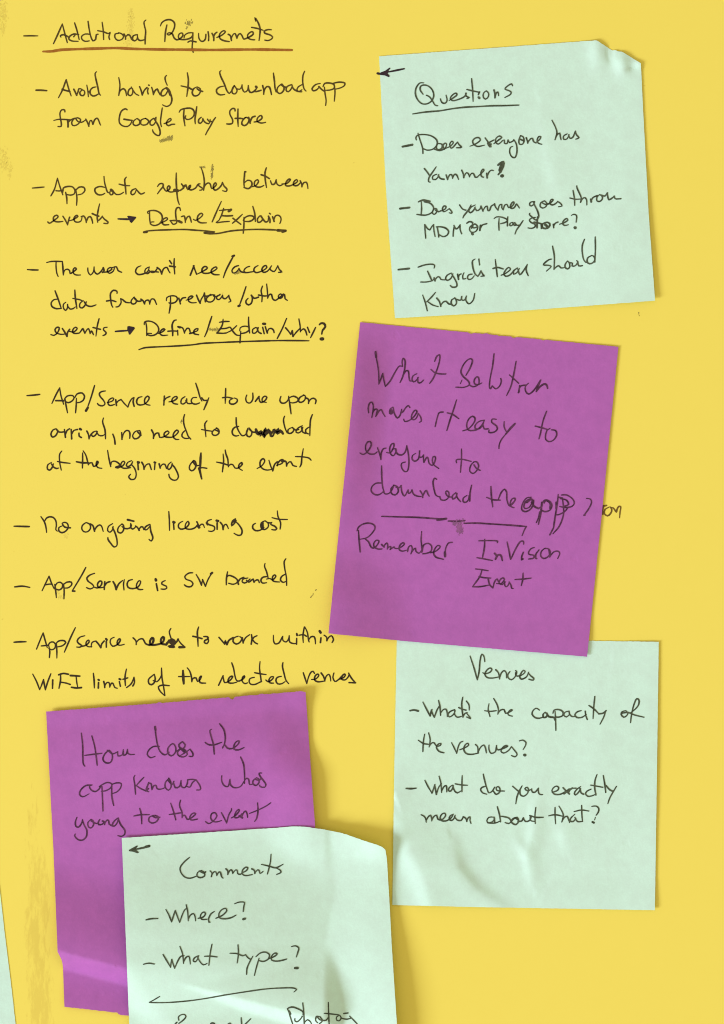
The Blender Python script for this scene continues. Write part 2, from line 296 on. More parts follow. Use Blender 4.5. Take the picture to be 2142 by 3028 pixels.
W cost|1058,155 1035,170 1032,200 1060,225 1105,220 1140,195;1150,130 1115,150 1115,200 1145,215 1180,190 1180,155 1150,130;*1.4 1128,150 1130,205;1215,145 1205,165 1240,180 1262,205 1250,218 1215,215;1180,150 1210,150;1268,35 1275,90 1300,150 1295,210;1218,100 1280,115 1365,118
L
O 30 1500
K dash *1.1|45,765 120,758 190,770
W App/Service|308,802 340,735 375,662;375,662 395,720 425,785;340,745 380,738 405,740;430,740 440,810 445,868;430,770 450,730 480,720 505,740 500,775 470,795 430,780;515,735 520,800 518,880;510,745 545,720 590,720 592,745 555,775 515,775;728,578 690,650 600,800;600,805 622,806;812,635 770,650 738,680 750,710 790,740 805,765 770,785 735,772;800,765 845,775 880,740 880,712 860,710 840,740 850,770 900,770;910,715 905,790;905,760 930,725 960,715;*1.2 990,715 1010,750 1020,790;*1.2 1022,788 1045,735 1080,705;1098,695 1090,740 1095,795;1175,695 1140,705 1125,735 1135,770 1175,782 1230,765 1255,715 1240,705 1218,735 1215,770 1240,790 1275,790
W is|1405,735 1418,800;*1.6 1398,690 1402,702;1490,705 1460,720 1460,740 1500,758 1505,778 1480,788 1450,785
O 430 1500
W SW|455,630 420,632 380,665 390,690 440,710 458,735 440,762 400,762 375,745;488,645 520,700 540,750;540,745 545,720 552,700;550,695 565,730 578,760;578,760 600,700 640,630;*1.5 630,640 642,630
W branded|790,620 780,680 778,745;785,670 800,655 850,670 885,700 880,725 845,740 800,730;885,700 895,740;890,720 910,690 945,675;985,680 940,690 930,715 955,728 985,710 1005,690;970,700 995,720 1020,700 1035,690;1035,690 1045,720;1045,718 1065,700 1085,700 1095,725;1175,665 1125,675 1110,705 1125,728 1165,725;1150,540 1145,565 1165,620 1180,680;1165,690 1200,685 1220,700 1255,660 1240,650 1222,670 1225,705 1250,715 1290,718;1350,495 1335,520 1340,590 1355,670 1358,750;1352,640 1310,665 1298,700 1325,722 1355,710
L
O 30 1840
K dash *1.1|38,192 100,188 155,188
W App/Service|255,258 290,170 318,102;318,102 335,165 358,245;300,228 360,222;370,215 382,280 378,340;365,225 385,195 415,190 435,210 430,250 400,265 372,250;445,205 450,280 450,345;435,210 470,180 520,178 535,195 505,225 450,238;628,52 590,130 522,288;718,130 670,145 645,180 660,205 690,225 670,240 640,238;680,235 730,220 760,190 755,172 735,185 730,215 750,235 785,235;780,240 785,200 805,185 825,182;825,182 850,210 872,245;872,245 880,210 905,180;925,185 925,240;*1.3 922,160 930,170;1000,145 970,160 962,195 985,230 1030,215 1060,170 1050,158 1032,180 1030,210 1055,222 1098,212
W needs|1182,150 1210,180 1212,215;1210,200 1240,165 1275,160 1295,195 1310,215;*1.4 1300,205 1340,220 1370,200 1378,160 1365,150 1345,180 1350,215 1410,215 1465,195 1480,150 1470,140 1450,165 1455,205 1500,215;1545,60 1530,90 1545,150 1565,200 1580,240;*1.6 1500,215 1520,190 1560,180;*2.2 1530,180 1560,205 1580,200;*1.3 1520,230 1560,225 1580,240 1530,240
O 480 1840
W needs|*1.6 60,190 95,165 125,195 90,215;*1.3 125,200 145,180 152,165;152,165 180,205 215,235;*1.4 215,240 165,240
W to|350,45 338,90 342,170 345,232;295,135 340,145 382,158;*1.1 400,138 435,140 440,160 410,175 405,195 430,205 445,180 440,160
W work|545,145 575,180 600,210;600,210 605,175 620,215;*1.3 622,215 640,175 680,150;730,135 690,150 680,185 710,210 745,195 765,155 745,138;770,150 778,200;778,195 800,150 840,120;858,120 862,160 855,210;910,130 880,145 862,175;870,170 890,195 915,208
W within|1068,125 1070,180 1085,208 1120,200 1150,150 1158,135;1158,135 1160,175 1190,190 1215,160 1220,130;1220,130 1225,190 1260,205 1285,205;1292,155 1290,210;*1.3 1292,110 1296,125;1355,195 1352,130 1365,45;1370,45 1395,100 1405,170 1412,190;1315,125 1360,120 1385,135;1410,165 1430,140 1460,140 1470,170 1472,208;1525,150 1520,195;*1.5 1512,85 1522,100;1555,125 1580,145 1582,178;1582,175 1600,145 1625,130 1640,150 1645,170 1632,195
L
O 30 1840
W WiFi|218,498 255,570 285,648;285,648 305,600 322,550;322,550 330,600 340,650;340,650 360,580 392,495;410,555 408,635;485,495 485,560 470,635;468,505 510,492 562,500;480,575 540,585 578,598;*1.2 580,512 630,515 670,518;635,520 640,570 650,625;*1.2 590,625 640,632 685,628
W limits|800,490 808,560 810,632;850,580 848,632;*1.3 848,552 855,556;900,570 908,600 910,628;908,615 930,580 950,580 958,625;958,620 975,585 990,590 1005,625 1030,635;1050,570 1060,615;*1.2 1050,545 1062,550;1118,450 1105,520 1108,610;1085,548 1130,535;1190,530 1165,590 1120,628;1190,530 1195,580 1180,612
W of|1385,500 1360,520 1330,550 1335,590 1360,600 1385,580 1395,540 1385,500;1375,560 1410,572 1440,540 1455,505;1455,440 1458,520 1475,620 1488,705;1530,610 1460,605 1425,620 1440,660 1485,705
O 480 1840
W the|*1.6 200,465 202,520 207,590;158,522 210,522 265,522;240,438 262,465 280,520 285,572;285,570 295,540 325,535 340,570 365,550 378,515 368,520 355,545 365,580 418,585
W selected|542,605 585,515;585,515 590,550 600,580 650,560 678,520 655,522 635,550 635,580 680,585 718,575;668,390 685,440 700,520 715,560 740,565 790,530 790,515 770,530 770,570 795,590 820,582;885,530 845,540 835,570 850,595 890,598 940,575 955,570;940,378 935,440 945,520 952,570;888,485 940,495 998,503;995,555 1020,572 1060,545 1070,525 1045,525 1025,555 1035,582 1070,585;1145,520 1105,530 1092,560 1110,592 1150,590 1180,570;1160,388 1155,420 1170,490 1190,560 1215,590
O 700 1840
W venues|640,485 655,530 675,590;675,590 690,530 715,480 735,472 748,492;720,550 760,545 790,510 780,498 755,515 750,555 780,572 845,565;812,488 835,520 848,565;848,560 860,520 885,500 898,520 905,565;935,488 925,530 945,570 985,545 1000,525;985,550 1030,530 1045,505 1035,498 1015,515 1005,545 1040,555 1075,520 1080,490;1075,488 1105,540 1140,580;1142,582 1080,580
S questions
L
O 1110 180
K arrow *1.2|278,76 200,92 120,108;#30,122 60,108 95,95 138,64 146,74 128,92 136,108 118,118 142,148 128,156 92,140 40,134
W Questions|465,212 430,212 395,255 385,310 405,370 450,412 500,412 545,380 562,330 545,275 505,240 465,232 435,245 432,280 460,322;490,330 520,345 550,385 575,425 600,432;625,365 640,400 670,408 690,380 680,330;710,380 750,355 785,325 775,310 745,325 720,360 740,382 800,370 860,340 875,310;868,310 875,340 905,355 880,362;925,170 935,280 940,390;880,275 940,290 1000,302;1000,300 990,325;*1.6 992,350 1000,358;1065,288 1040,310 1038,350 1060,368 1085,345 1088,310 1065,288;1140,280 1150,320 1150,355;1150,350 1165,305 1178,300 1185,335;1318,240 1310,222 1280,235 1245,270 1280,285 1305,300 1300,320 1245,352
K underline *1.05|360,510 480,492 620,480 740,460 860,446 980,440 1120,432 1250,430 1380,425
L
O 1110 180
K dash *1.4|262,824 355,806
W Does|410,695 430,760 455,840 458,890;395,760 390,740 405,715 470,708 540,722 590,760 595,800 560,845 500,858 455,840;*1.1 600,790 585,830 600,855 640,840 640,800 600,795;570,850 620,862 670,840 685,800 670,790 650,815 665,850;665,845 720,820 750,785 735,772 715,800 730,840 790,780;790,780 805,805 830,830 780,835
W everyone|910,820 960,800 1010,760 995,738 960,742 935,770 945,800 980,822 1050,810;1055,740 1090,790 1110,825;*1.2 1080,790 1100,825 1110,800;1085,790 1120,770 1140,760;1140,795 1185,760 1215,735 1190,722 1160,745 1155,780 1180,800 1220,770;1215,770 1240,760 1240,790 1265,795 1275,760;1275,760 1290,785 1330,765;1330,755 1355,800 1360,880 1340,930 1310,920 1290,870 1300,830 1320,822;1395,720 1380,760 1385,800 1415,800 1430,765 1420,730 1395,718;*1.1 1385,750 1430,770;1450,740 1460,765 1465,790;1465,785 1490,750 1510,745 1520,775 1545,790;1540,785 1575,760 1590,730 1570,728 1555,760 1565,790 1600,802
O 1460 340
W has|560,50 595,120 608,170 590,238;590,235 610,190 635,175 640,205 648,238;705,182 670,205 675,235 705,230 725,190;720,190 735,225 760,215 785,155;785,155 795,190 820,220 790,232
L
O 1110 180
W Yammer|472,1035 500,1070 520,1100;585,1018 550,1070 515,1125 512,1160 528,1165;590,1090 555,1105 550,1135 580,1140 605,1110 610,1090;605,1100 625,1130 660,1138;*1.1 680,1095 695,1140;695,1135 715,1095 735,1095 742,1130;742,1128 760,1090 780,1095 800,1138;830,1050 845,1085 850,1122;850,1118 875,1075 895,1085 905,1115;905,1112 925,1080 945,1085 960,1118 985,1115;985,1110 1025,1075 1045,1050 1035,1040 1015,1070 1020,1110 1040,1118;1070,1080 1075,1125;1075,1110 1095,1065 1115,1050 1135,1055;*1.6 1180,1000 1200,985 1230,970 1232,1000 1205,1070;*2.6 1215,995 1200,1050;*1.2 1200,1070 1182,1092;*2.1 1215,1105 1220,1105
L
O 1150 540
K dash *1.3|108,250 198,240
W Does|*1.5 285,185 320,170 395,180;312,185 315,250 310,310;340,185 400,200 430,240 415,285 360,312 300,310 270,305;445,250 425,265 420,295 440,305 460,280 460,255 445,248;450,265 480,280 500,270;500,275 540,255 550,230 530,225 515,250 525,280 550,272 580,250;580,250 605,280 605,295 580,290
W yammer|680,215 710,255 740,265;790,215 760,270 720,320 712,340;830,215 785,240 768,275 785,290 815,265 830,235;825,240 845,270 875,255 885,225;885,225 895,250 905,275;905,270 925,235 945,225 950,265 965,270 985,225 1015,210;1015,205 1025,235 1050,265;1050,260 1065,215 1085,210 1085,240 1100,262;1100,258 1115,215 1135,210 1150,240 1180,230 1205,195 1195,185 1170,215 1170,245 1200,245 1220,215 1225,205 1255,245
O 1450 540
W goes|420,182 385,190 378,215 395,225 420,205 425,182;415,190 430,225 455,275 465,330 440,360 400,330 375,305 380,295;520,175 485,195 480,230 505,245 535,230 545,200 520,175;500,195 530,210 570,200 605,165 590,160 575,180 575,205 600,215 630,200 645,185;645,180 675,200 690,225 655,232
W throw|795,75 808,150 812,220;765,148 815,160 870,158;830,32 835,55 860,110 875,150 865,190;868,190 885,155 910,145 925,165 928,215;*1.3 965,160 970,185;970,175 985,145 1030,125;1050,115 1025,140 1025,175 1050,182 1075,160 1075,130 1050,115;1065,120 1100,130 1125,100;1125,100 1130,140 1140,165 1175,145 1190,130;1190,130 1200,155 1255,155
L
O 1150 540
W MDM|345,405 350,480 355,535;345,405 375,445 395,455;395,455 415,420 430,405;430,405 435,470 445,520;465,430 475,480 480,522;455,425 500,425 550,440 575,470 560,505 520,520 485,500;630,420 620,470 618,515;625,410 645,445 660,440 685,405;685,405 685,450 700,492
W or|*1.2 750,390 775,375 805,385 800,420 795,440;825,400 785,420 775,450 790,475 825,475 850,450 850,415 825,395;805,410 810,435 855,425;*1.6 800,490 806,496;880,410 875,460;878,440 895,410 940,395
O 1450 540
W Play|85,345 82,400 85,458;38,345 60,330 120,335 165,360 150,380 100,395;168,330 165,380 165,415;216,382 191,391 189,413 207,413 223,388;219,391 232,411 250,405;235,385 255,410 275,410;315,365 285,410 250,460 238,495
W Store?|435,335 400,340 375,360 395,385 430,400 430,425 395,440 362,435;455,330 450,390 450,435;420,380 470,390 500,400;490,400 492,440;*1.2 545,380 505,395 500,430 530,442 565,425 572,395 545,380;*1.6 530,405 545,420;605,400 610,435;608,420 625,390 650,380;665,400 710,385 745,360 735,345 705,365 695,395 715,412 750,405;780,315 800,305 828,315 825,380;*2 812,432 816,434
L
O 1150 540
K dash *1.3|92,836 195,826
W Ingrid's|282,812 350,790 420,785 440,795 435,822;372,850 395,900 415,945;305,955 360,955 420,940 440,920;435,915 445,945;440,940 470,905 490,910 500,930 540,935;600,870 560,890 545,925 565,940 600,915 615,875;605,880 630,920 655,975 650,1000 610,1005 590,988;660,880 670,930;668,915 678,885 694,878;722,866 710,895 714,926 738,922;*1 800,880 770,885 755,910 765,930 795,925 820,895;828,735 805,750 805,800 830,880 855,900;855,900 870,880 885,850;885,850 910,890 920,895 885,900;865,735 872,790
O 1450 540
W team|48,738 58,820 68,905;28,825 70,815 125,830;105,890 150,870 195,830 175,815 145,845 130,880 150,900 185,890 215,860 225,840;260,820 225,850 225,880 255,865 280,825;265,830 285,885 310,860 355,790;355,785 345,840 365,895
W should|590,735 565,740 510,790 560,795 585,805 540,850;598,610 615,700 615,780 612,835;615,830 640,805 660,800 680,820 720,815;740,755 720,785 720,815 745,830 765,805 755,765 740,752;760,770 790,775 785,800 815,800 840,760 830,750;840,760 850,800 885,798;905,545 885,600 885,680 900,745 920,768;975,700 935,725 932,765 955,780 985,770 1005,740 990,705 970,702;1008,522 1010,620 1005,765
L
O 1150 540
W Know|325,1080 350,1150 370,1232;448,1055 410,1100 365,1145;370,1140 420,1175 475,1192;*1.1 460,1110 485,1140 500,1190;500,1180 520,1150 550,1140 575,1165 610,1170;640,1110 605,1125 600,1165 625,1185 650,1160 645,1125 630,1105;645,1120 690,1130 700,1095;700,1095 700,1125 725,1130 745,1090;745,1090 740,1130 770,1165 810,1130 825,1065
S sheet
L
O 1110 180
K ink_dot *1.4|22,120 38,123
S solution
L
O 1040 1010
W What|*1.4 230,100 236,150;236,150 252,230 262,320 262,410;262,410 285,350 300,305;300,305 310,370 325,432;325,432 370,380 420,290 460,235 490,240;490,240 485,200 495,160 512,180 510,260 490,340 465,395;505,310 525,280 545,285 550,330 560,378 575,380;625,310 590,330 580,365 595,388 625,370 640,345;635,345 640,395 665,395 690,370;798,190 820,140 845,128 845,180 820,270 780,360 750,402;762,268 800,300 860,312 905,312
W Solution|1098,325 1140,250 1160,180 1145,165 1110,180 1065,240 1050,295 1075,340 1125,385 1130,415 1080,440 1000,438;*0.6 1045,405 1060,370;1130,415 1165,435 1220,410 1220,350 1205,338 1180,365 1180,405 1215,415 1250,398;1368,118 1355,230 1330,360 1325,440 1335,455 1350,425;1350,425 1385,455 1420,430 1438,380 1432,355;1580,190 1560,300 1530,430 1488,520;1515,320 1560,360 1605,402
O 1340 1010
W Solution|640,425 630,490;*1.3 635,475 628,490;635,450 655,425 695,420;725,400 695,430 698,480 725,505 765,480 810,420 838,370;*1.3 842,370 820,420 800,480;*1.3 800,480 840,430 880,408 900,420 908,450
L
O 1040 1010
W makes|165,685 160,640 175,590 195,582 208,610 205,670 195,730;200,690 225,650 248,655 240,690 232,720;235,715 265,665 285,655 300,685 322,722;395,630 370,650 365,690 385,695 400,660 400,635;*1.4 375,650 380,680;400,640 410,690 440,735 465,710 480,650;480,650 485,685 520,635 545,615 560,635;500,745 510,768 550,760 600,720 628,670 610,660 580,700 575,740 600,752 625,730 640,690;640,690 665,730 668,768 650,775
W it|835,690 820,740 802,818;835,690 850,680 878,678;1008,560 980,650 940,770 915,855;918,685 970,700 1030,742
W easy|1068,858 1120,840 1180,770 1185,735 1160,718 1125,745 1105,800 1120,850 1165,855 1215,840 1260,790 1275,755;1275,755 1220,770 1185,810 1190,840 1230,835 1265,790;1260,800 1275,840 1310,838;1390,748 1350,745 1345,775 1390,810 1400,840 1370,870 1318,872 1320,850;1465,770 1465,820 1485,865;*1.5 1568,790 1520,840 1480,890;1480,890 1440,940 1418,990 1415,1028
O 1340 1010
W to|898,670 865,760 840,880 825,935;788,812 850,828 905,845;905,845 890,890 890,940 920,962 960,950 995,900 985,855 945,848;930,835 905,850
L
O 1040 1010
W everyone|80,1070 110,1085 150,1060 190,990 180,962 155,965 135,1000 140,1050 175,1080 220,1080 245,1060;248,1020 270,1080 282,1135;282,1135 285,1070 305,1030 330,1025;335,1065 370,1070 405,1010 405,980 385,985 365,1030 375,1080 400,1098 425,1060 425,1030 390,1035;*1.1 420,1040 440,1080 480,1090 515,1060 530,1000;530,1000 545,1080 550,1180 535,1245 510,1250 480,1210 480,1170 515,1158;615,1075 585,1095 582,1130 605,1150 640,1130 655,1050;650,1050 655,1110 675,1110 690,1090;690,1090 690,1130 695,1160;695,1160 725,1110 735,1125 745,1170 775,1190 800,1150 805,1110 785,1105 775,1140 785,1180 838,1220
W to|1055,1032 1055,1130 1045,1255;1008,1165 1005,1138 1060,1132 1150,1152;1175,1155 1145,1190 1135,1245 1165,1268 1205,1235 1220,1190 1200,1155 1170,1158;1175,1185 1200,1220 1235,1238
L
O 1030 1390
W download|320,-40 322,60 332,170 345,210;325,125 265,128 225,165 222,205 260,238 300,235 335,210;335,205 355,230 390,225 420,190 440,145;440,145 410,180 415,225 450,240 480,210 470,160 435,145;460,165 490,170 508,150;508,150 515,210 540,250 575,190;575,190 580,225 600,215 612,190;612,190 625,230 660,250 700,255;*0.9 690,200 710,230 715,265;712,260 735,210 750,195 765,230 778,252;850,90 830,78 815,110 825,190 845,245 880,260;880,255 890,285 930,290 965,260 965,215 945,200 935,220 960,255 990,260;1035,215 1000,250 1005,280 1035,260 1045,225;1035,225 1050,270 1080,305;1140,245 1105,270 1105,305 1130,310 1155,285 1160,245;1185,145 1170,220 1168,300
W the|1370,158 1375,250 1388,355;1328,262 1390,285 1460,290;1440,285 1470,215 1500,185 1520,210 1525,290 1550,345 1590,310 1605,280
O 1380 1390
W the|405,340 435,325 465,290 465,272 440,275 420,310 425,350 455,362
W app?|*1 620,262 575,270 535,330 530,380 560,400 610,380 640,330 645,290;*1 615,275 570,300 550,350 560,370 600,360 630,310;*1.35 580,310 620,280 640,300;*1.35 625,310 650,350 690,370;690,370 725,345 720,310;*1.05 720,310 715,400 690,522;*0.9 700,400 690,460 670,505;*1.05 720,330 750,290 795,300 820,340 800,385 750,400 710,380;*0.9 745,320 760,295 800,320 800,370;*1.05 880,235 870,330 850,450 835,555;*1.055 860,310 860,370;835,555 800,622;*1.055 880,260 920,270;910,240 960,240 1020,280 1035,320 1010,350 950,360 895,350;*1.055 900,275 960,290 980,330 930,350;920,270 930,350 930,430 890,540 830,612;975,360 940,400 880,430 860,430;1152,272 1190,280 1200,310 1180,360 1150,405 1130,432;*1.3 1128,434 1136,432
O 1030 1390
K underline *1.1|320,445 480,450 680,456 850,468 945,470;*1.3 855,480 900,474 940,468;*1.1 960,490 1040,492 1120,485;1115,512 1220,510 1400,520 1620,535 1710,543;*0.8 1710,543 1690,580 1670,630
L
O 1030 1390
W Remember|98,580 105,680 115,788;85,585 95,555 130,525 190,510 245,525 258,555 230,605 180,650 115,665;160,660 195,690 220,740 245,750 285,710 295,680 270,675 245,705 250,740 290,760 325,758;320,715 345,740;345,735 350,720 370,700 380,725 375,760;375,755 400,735 410,740 402,765;405,762 430,745 440,740;430,740 460,755 500,745 540,710 525,698 495,725 490,765 520,780 560,770;570,785 580,740 605,725 615,760 602,805;605,795 630,760 645,750 650,780 680,800 705,770;705,590 700,670 708,760 705,790;708,790 725,720 770,705 800,730 795,780 755,800 715,805;790,795 840,780 885,735 860,725 830,760 820,800 840,835 915,858;1000,695 965,700 940,740 930,790 928,830;*1.5 928,790 930,830
W InVision|1310,665 1308,740 1288,850;1255,680 1340,678 1435,685 1432,698;1235,842 1310,855 1385,870;*1.2 1405,800 1425,825 1415,855;*1.2 1420,850 1440,815 1465,820 1480,870;1525,690 1545,780 1558,858
O 1380 1390
W InVision|425,858 470,760 520,685 545,685 548,712;545,790 530,830 528,862;*1.2 530,862 540,855;650,745 620,755 595,790 600,810 645,820 645,845 595,855;695,768 665,810 665,850 675,852;755,750 720,780 712,825 740,850 785,830 805,785 780,755 745,755;790,760 800,835;800,830 840,785 880,780 895,800 875,850
L
O 1030 1390
W Event|1222,950 1290,958 1345,968;1285,960 1265,1020 1195,1120;1255,1025 1310,1035 1370,1038;1195,1122 1270,1120 1355,1105;1345,1050 1360,1105 1390,1132;1390,1132 1405,1075 1430,1045 1440,1070;1425,1090 1470,1090 1500,1050 1485,1035 1455,1060 1450,1090 1480,1100 1510,1075;1500,1070 1510,1120 1530,1115 1545,1085;1545,1075 1565,1110 1570,1135 1585,1138
O 1380 1390
W Event|542,990 540,1050 525,1110;465,1052 540,1048 620,1038
S sheet
L
O 1380 1390
W on|1315,340 1308,400 1310,425;1318,345 1345,340;1370,355 1330,380 1325,420 1355,440 1385,415 1395,380 1380,355;1385,360 1410,365 1440,405 1445,380 1462,350 1480,352 1475,400 1470,458
S venues
L
O 1160 1900
W Venues|748,130 785,240 818,360;818,360 835,280 845,170 862,112 880,130 890,185;870,290 890,300 940,285 958,258 940,245 910,265 890,305 910,335 960,342 1030,330;995,262 1020,290 1032,350;1030,345 1050,290 1075,270 1095,290 1098,340;1130,280 1110,310 1115,340 1145,358 1180,330 1195,280 1185,270;1185,290 1190,320 1240,315 1278,280 1260,268 1235,300 1225,330 1240,352 1290,330 1310,285;1310,295 1330,320 1360,345 1355,362 1312,352
L
O 1160 1900
K dash *1.2|172,655 210,648 250,658
W What's|295,572 330,640 365,708;365,705 372,670 382,645;375,650 390,690 405,718;405,718 430,650 455,605;445,555 458,610 465,700;465,680 490,645 515,640 528,670 530,712;600,645 555,665 535,695 550,715 590,690 605,655;600,655 600,690 625,718 665,710;678,525 668,590 680,720;640,625 670,640 710,650;680,712 700,680 720,675;715,680 740,710 755,732 715,715;712,562 738,600 740,650
W the|930,588 922,640 940,712;888,655 940,662 1000,655;975,538 1005,590 1020,640 1015,690;1015,685 1040,650 1075,645 1090,680 1140,660 1155,648 1140,645 1115,670 1115,695 1155,708
O 1460 1900
W capacity|440,650 425,638 405,632 375,660 370,690 400,722 440,728 480,715;*1.2 495,670 475,690 480,720 505,715 515,690 500,675;*1.2 510,680 530,712 570,718;590,660 595,740 598,845;570,680 580,650 630,645 665,665 665,700 620,718 590,715 580,725 590,750;720,660 685,670 675,700 700,715 730,690;725,660 730,690 755,712 790,708;840,655 805,665 780,695 800,720 850,718 890,690;880,660 885,700 900,740;972,518 962,620 955,732;915,605 960,635 1010,685;1010,685 1050,680 1080,655;1075,660 1060,710 1022,785
W of|1270,655 1235,665 1225,690 1250,718 1275,705 1290,680 1270,655;1230,680 1290,672 1350,695 1445,718;1315,770 1325,690 1350,590 1375,540 1395,550 1395,590 1370,630 1310,680
L
O 1160 1900
W the|312,880 300,950 295,1048;250,938 300,970 350,978;350,868 365,930 355,1005;355,1000 380,965 405,965 425,995 460,990 470,970 445,975 425,1005 450,1045 498,1060
W venues?|570,962 600,1020 620,1065;620,1065 635,1000 655,960 678,950;650,1030 700,1010 735,985 725,968 700,985 688,1030 710,1065 760,1075 830,1062;800,980 820,1000 825,1060;825,1055 850,1005 880,985 895,1010 905,1060;930,985 930,1030 950,1065 990,1050 1002,990;1000,990 1010,1030 1060,1020 1110,995 1090,990 1060,1010 1045,1045 1070,1062 1120,1035 1145,1000;1145,1000 1170,1030 1200,1075 1180,1098 1145,1085;1222,945 1255,938 1285,960 1280,990 1258,1028;*1.7 1270,1080 1276,1082
L
O 1170 2260
K dash *1.2|102,232 150,235 198,230
W What|282,155 315,220 350,278;350,278 365,235 378,195;375,200 385,250 392,290;392,290 415,220 440,185;418,115 435,180 442,272;440,265 465,215 485,205 492,235 492,265;548,200 515,225 510,255 530,258 550,225 555,205;550,210 570,260 595,275 630,255;640,108 638,180 638,265;572,188 640,200 692,202
O 1400 2260
W do|95,95 110,160 130,230 150,275 180,260 205,220;125,210 80,225 70,245 90,275 130,288;190,255 220,290 255,265 255,235 240,215 220,225 225,250 300,258
W you|378,212 410,240 440,265;468,208 440,260 420,310 408,380;450,250 450,290 480,308 520,280 530,240 515,222 495,235 520,255 560,240;560,235 565,265 590,270 625,230;625,230 625,270 640,290 665,292
W exactly|758,270 810,250 820,225 800,210 770,225 755,255 775,285 830,290 890,260 920,235;*1.15 862,226 892,258 922,286;*1.15 950,230 912,254 872,284;915,270 940,235 985,230;1030,215 990,245 970,280 980,295 1010,270 1030,235;1025,235 1035,275 1060,288;1130,240 1090,260 1078,285 1100,308 1150,300 1180,285;1188,98 1170,150 1165,220 1178,298;1125,200 1180,210 1245,222;1248,108 1262,190 1272,272;1275,205 1310,245 1340,260;1375,212 1340,270 1310,325 1292,378
L
O 1170 2260
W mean|245,485 275,500 290,525 295,558;292,548 310,510 335,490 345,510 348,545;348,540 370,500 395,490 405,525 440,535 480,495 475,472 450,475 428,510 440,540 480,545 530,520 555,480;555,480 525,495 515,530 540,540 565,515 572,490;565,500 590,535 630,540 650,505;650,505 675,520 685,550;685,545 700,510 715,505 715,540 725,570
O 1400 2260
W about|190,508 150,510 130,540 140,562 180,555 205,525;200,510 205,560;140,565 210,565 260,545;230,408 250,480 262,555;262,500 300,505 345,520 362,550 340,570 305,560;360,555 395,520 420,510 435,545 410,580 380,570 365,550 395,515 440,545;430,550 465,545 480,515;480,515 500,550 540,540 560,495;545,490 550,540 595,550;600,415 592,490 595,570;540,492 600,510 672,510
W that?|785,415 785,490 790,572;725,495 785,485 860,500;822,402 845,440 865,490 850,555;850,550 875,510 900,500 915,530 925,560;975,480 935,520 930,545 960,550 985,520;975,510 1000,550 1050,550;1040,395 1042,470 1048,550;968,455 1040,440 1110,450;1138,405 1180,402 1205,425 1200,460 1180,490;*0.6 1172,510 1165,535;*1.3 1145,555 1158,562
S knows
L
O 180 2120
W How|197,155 210,270 212,400 218,455 232,475;298,182 325,280 340,380 350,465;230,370 310,360 395,350;460,320 420,360 405,410 430,440 475,440 495,400 490,350 465,320;445,320 500,355 545,335;545,335 550,375 590,365 600,315;600,315 605,370 630,355 640,312;640,312 645,350 670,362 708,360
W does|*1.3 905,95 910,130;905,95 915,190 935,290 960,340 1000,365 1040,340;945,285 890,285 845,320 830,360 860,392 905,380;1070,255 1030,300 1030,350 1060,375 1095,350 1105,300 1080,258 1050,270;*1.2 1165,240 1135,265 1145,300 1175,305 1195,270 1170,240;1160,300 1120,340 1130,370 1180,385 1215,360 1195,320 1160,305 1110,330;*1.3 1150,300 1190,340;1150,370 1200,340 1240,310;1240,310 1270,355 1265,380 1232,378
O 480 2120
W the|472,120 458,130 470,190 490,260 500,358;412,245 440,265 490,270 570,245;550,65 590,120 605,190 600,250 580,300;580,290 600,270 625,300 670,305 730,260 740,232 715,235 690,270 690,310 730,318 785,295
L
O 180 2120
W app|300,655 240,660 190,705 180,745 210,768 270,740;300,655 275,665 290,700 330,718 370,690 385,660;395,670 400,780 405,905;370,670 400,650 450,630 490,645 480,680 430,710 390,715;490,650 490,760 508,852;490,650 530,635 580,640 575,680 540,720 500,735
W knows|712,562 702,580 712,660 718,742;798,580 760,620 725,660;725,660 770,690 845,720;820,690 830,710;*1.2 815,710 840,690;845,630 820,690;830,680 845,640 865,640 875,690;875,700 895,660 915,660 925,690 960,695 1000,680;1040,590 1005,630 1005,680 1035,705 1060,670 1050,610 1035,588;1030,610 1070,650 1085,620;1085,640 1100,680 1140,670 1155,610;1155,610 1160,670 1190,680 1215,640 1218,605;1218,605 1260,600 1290,605;1215,670 1240,675 1265,630 1300,605;1300,605 1340,670 1340,700 1305,702
O 480 2120
W who's|572,565 570,610 595,660 630,670 650,600;650,600 655,650 690,680 750,670 785,620;752,385 780,450 790,540 790,640;790,610 810,590 830,600 840,650 870,645;905,585 875,610 870,640 900,660 930,630 925,595 905,585;895,600 930,610 950,590;955,540 930,540 940,570 970,610 995,650 985,675 940,670 935,655
L
O 180 2120
W going|155,965 140,1010 145,1050 170,1060 205,1010 208,985;208,990 225,1040 250,1090 245,1150 205,1185 160,1175 132,1140 140,1125;290,985 260,1015 265,1055 290,1068 315,1035 310,1000 290,985;290,1000 350,1025 375,985;375,985 360,1010 365,1035 400,1030 415,1010;400,1000 420,1010 420,1035;420,1030 445,990 460,1000 465,1030 500,1050;550,970 515,1000 495,1035 510,1052 540,1020 555,975;555,985 575,1035 615,1090 612,1130 580,1148 548,1140
W to|758,878 772,930 778,1028;702,952 770,940 850,940;895,945 850,965 845,1000 875,1020 920,1005 940,965 905,945;880,950 910,968 950,965
W the|1055,828 1080,900 1105,990;1042,938 1100,930 1165,920;1150,800 1140,850 1165,920 1165,970;1165,965 1180,945 1195,950 1215,985 1260,965 1295,930 1270,925 1240,960 1250,990 1312,982
O 480 2120
W event|415,1005 445,1025 490,1000 525,950 505,920 475,930 465,970 490,1005 530,1008 570,995;568,920 595,970 618,1020;618,1020 640,940 665,895 665,880;665,970 700,950 740,900 735,888 710,910 695,950 700,970 740,960 765,930;*1.3 740,950 770,970;760,970 785,915 800,905 815,930 820,965;915,825 920,900 905,980 888,1003;838,928 920,895 1000,855 1042,825
S comments
L
O 360 2460
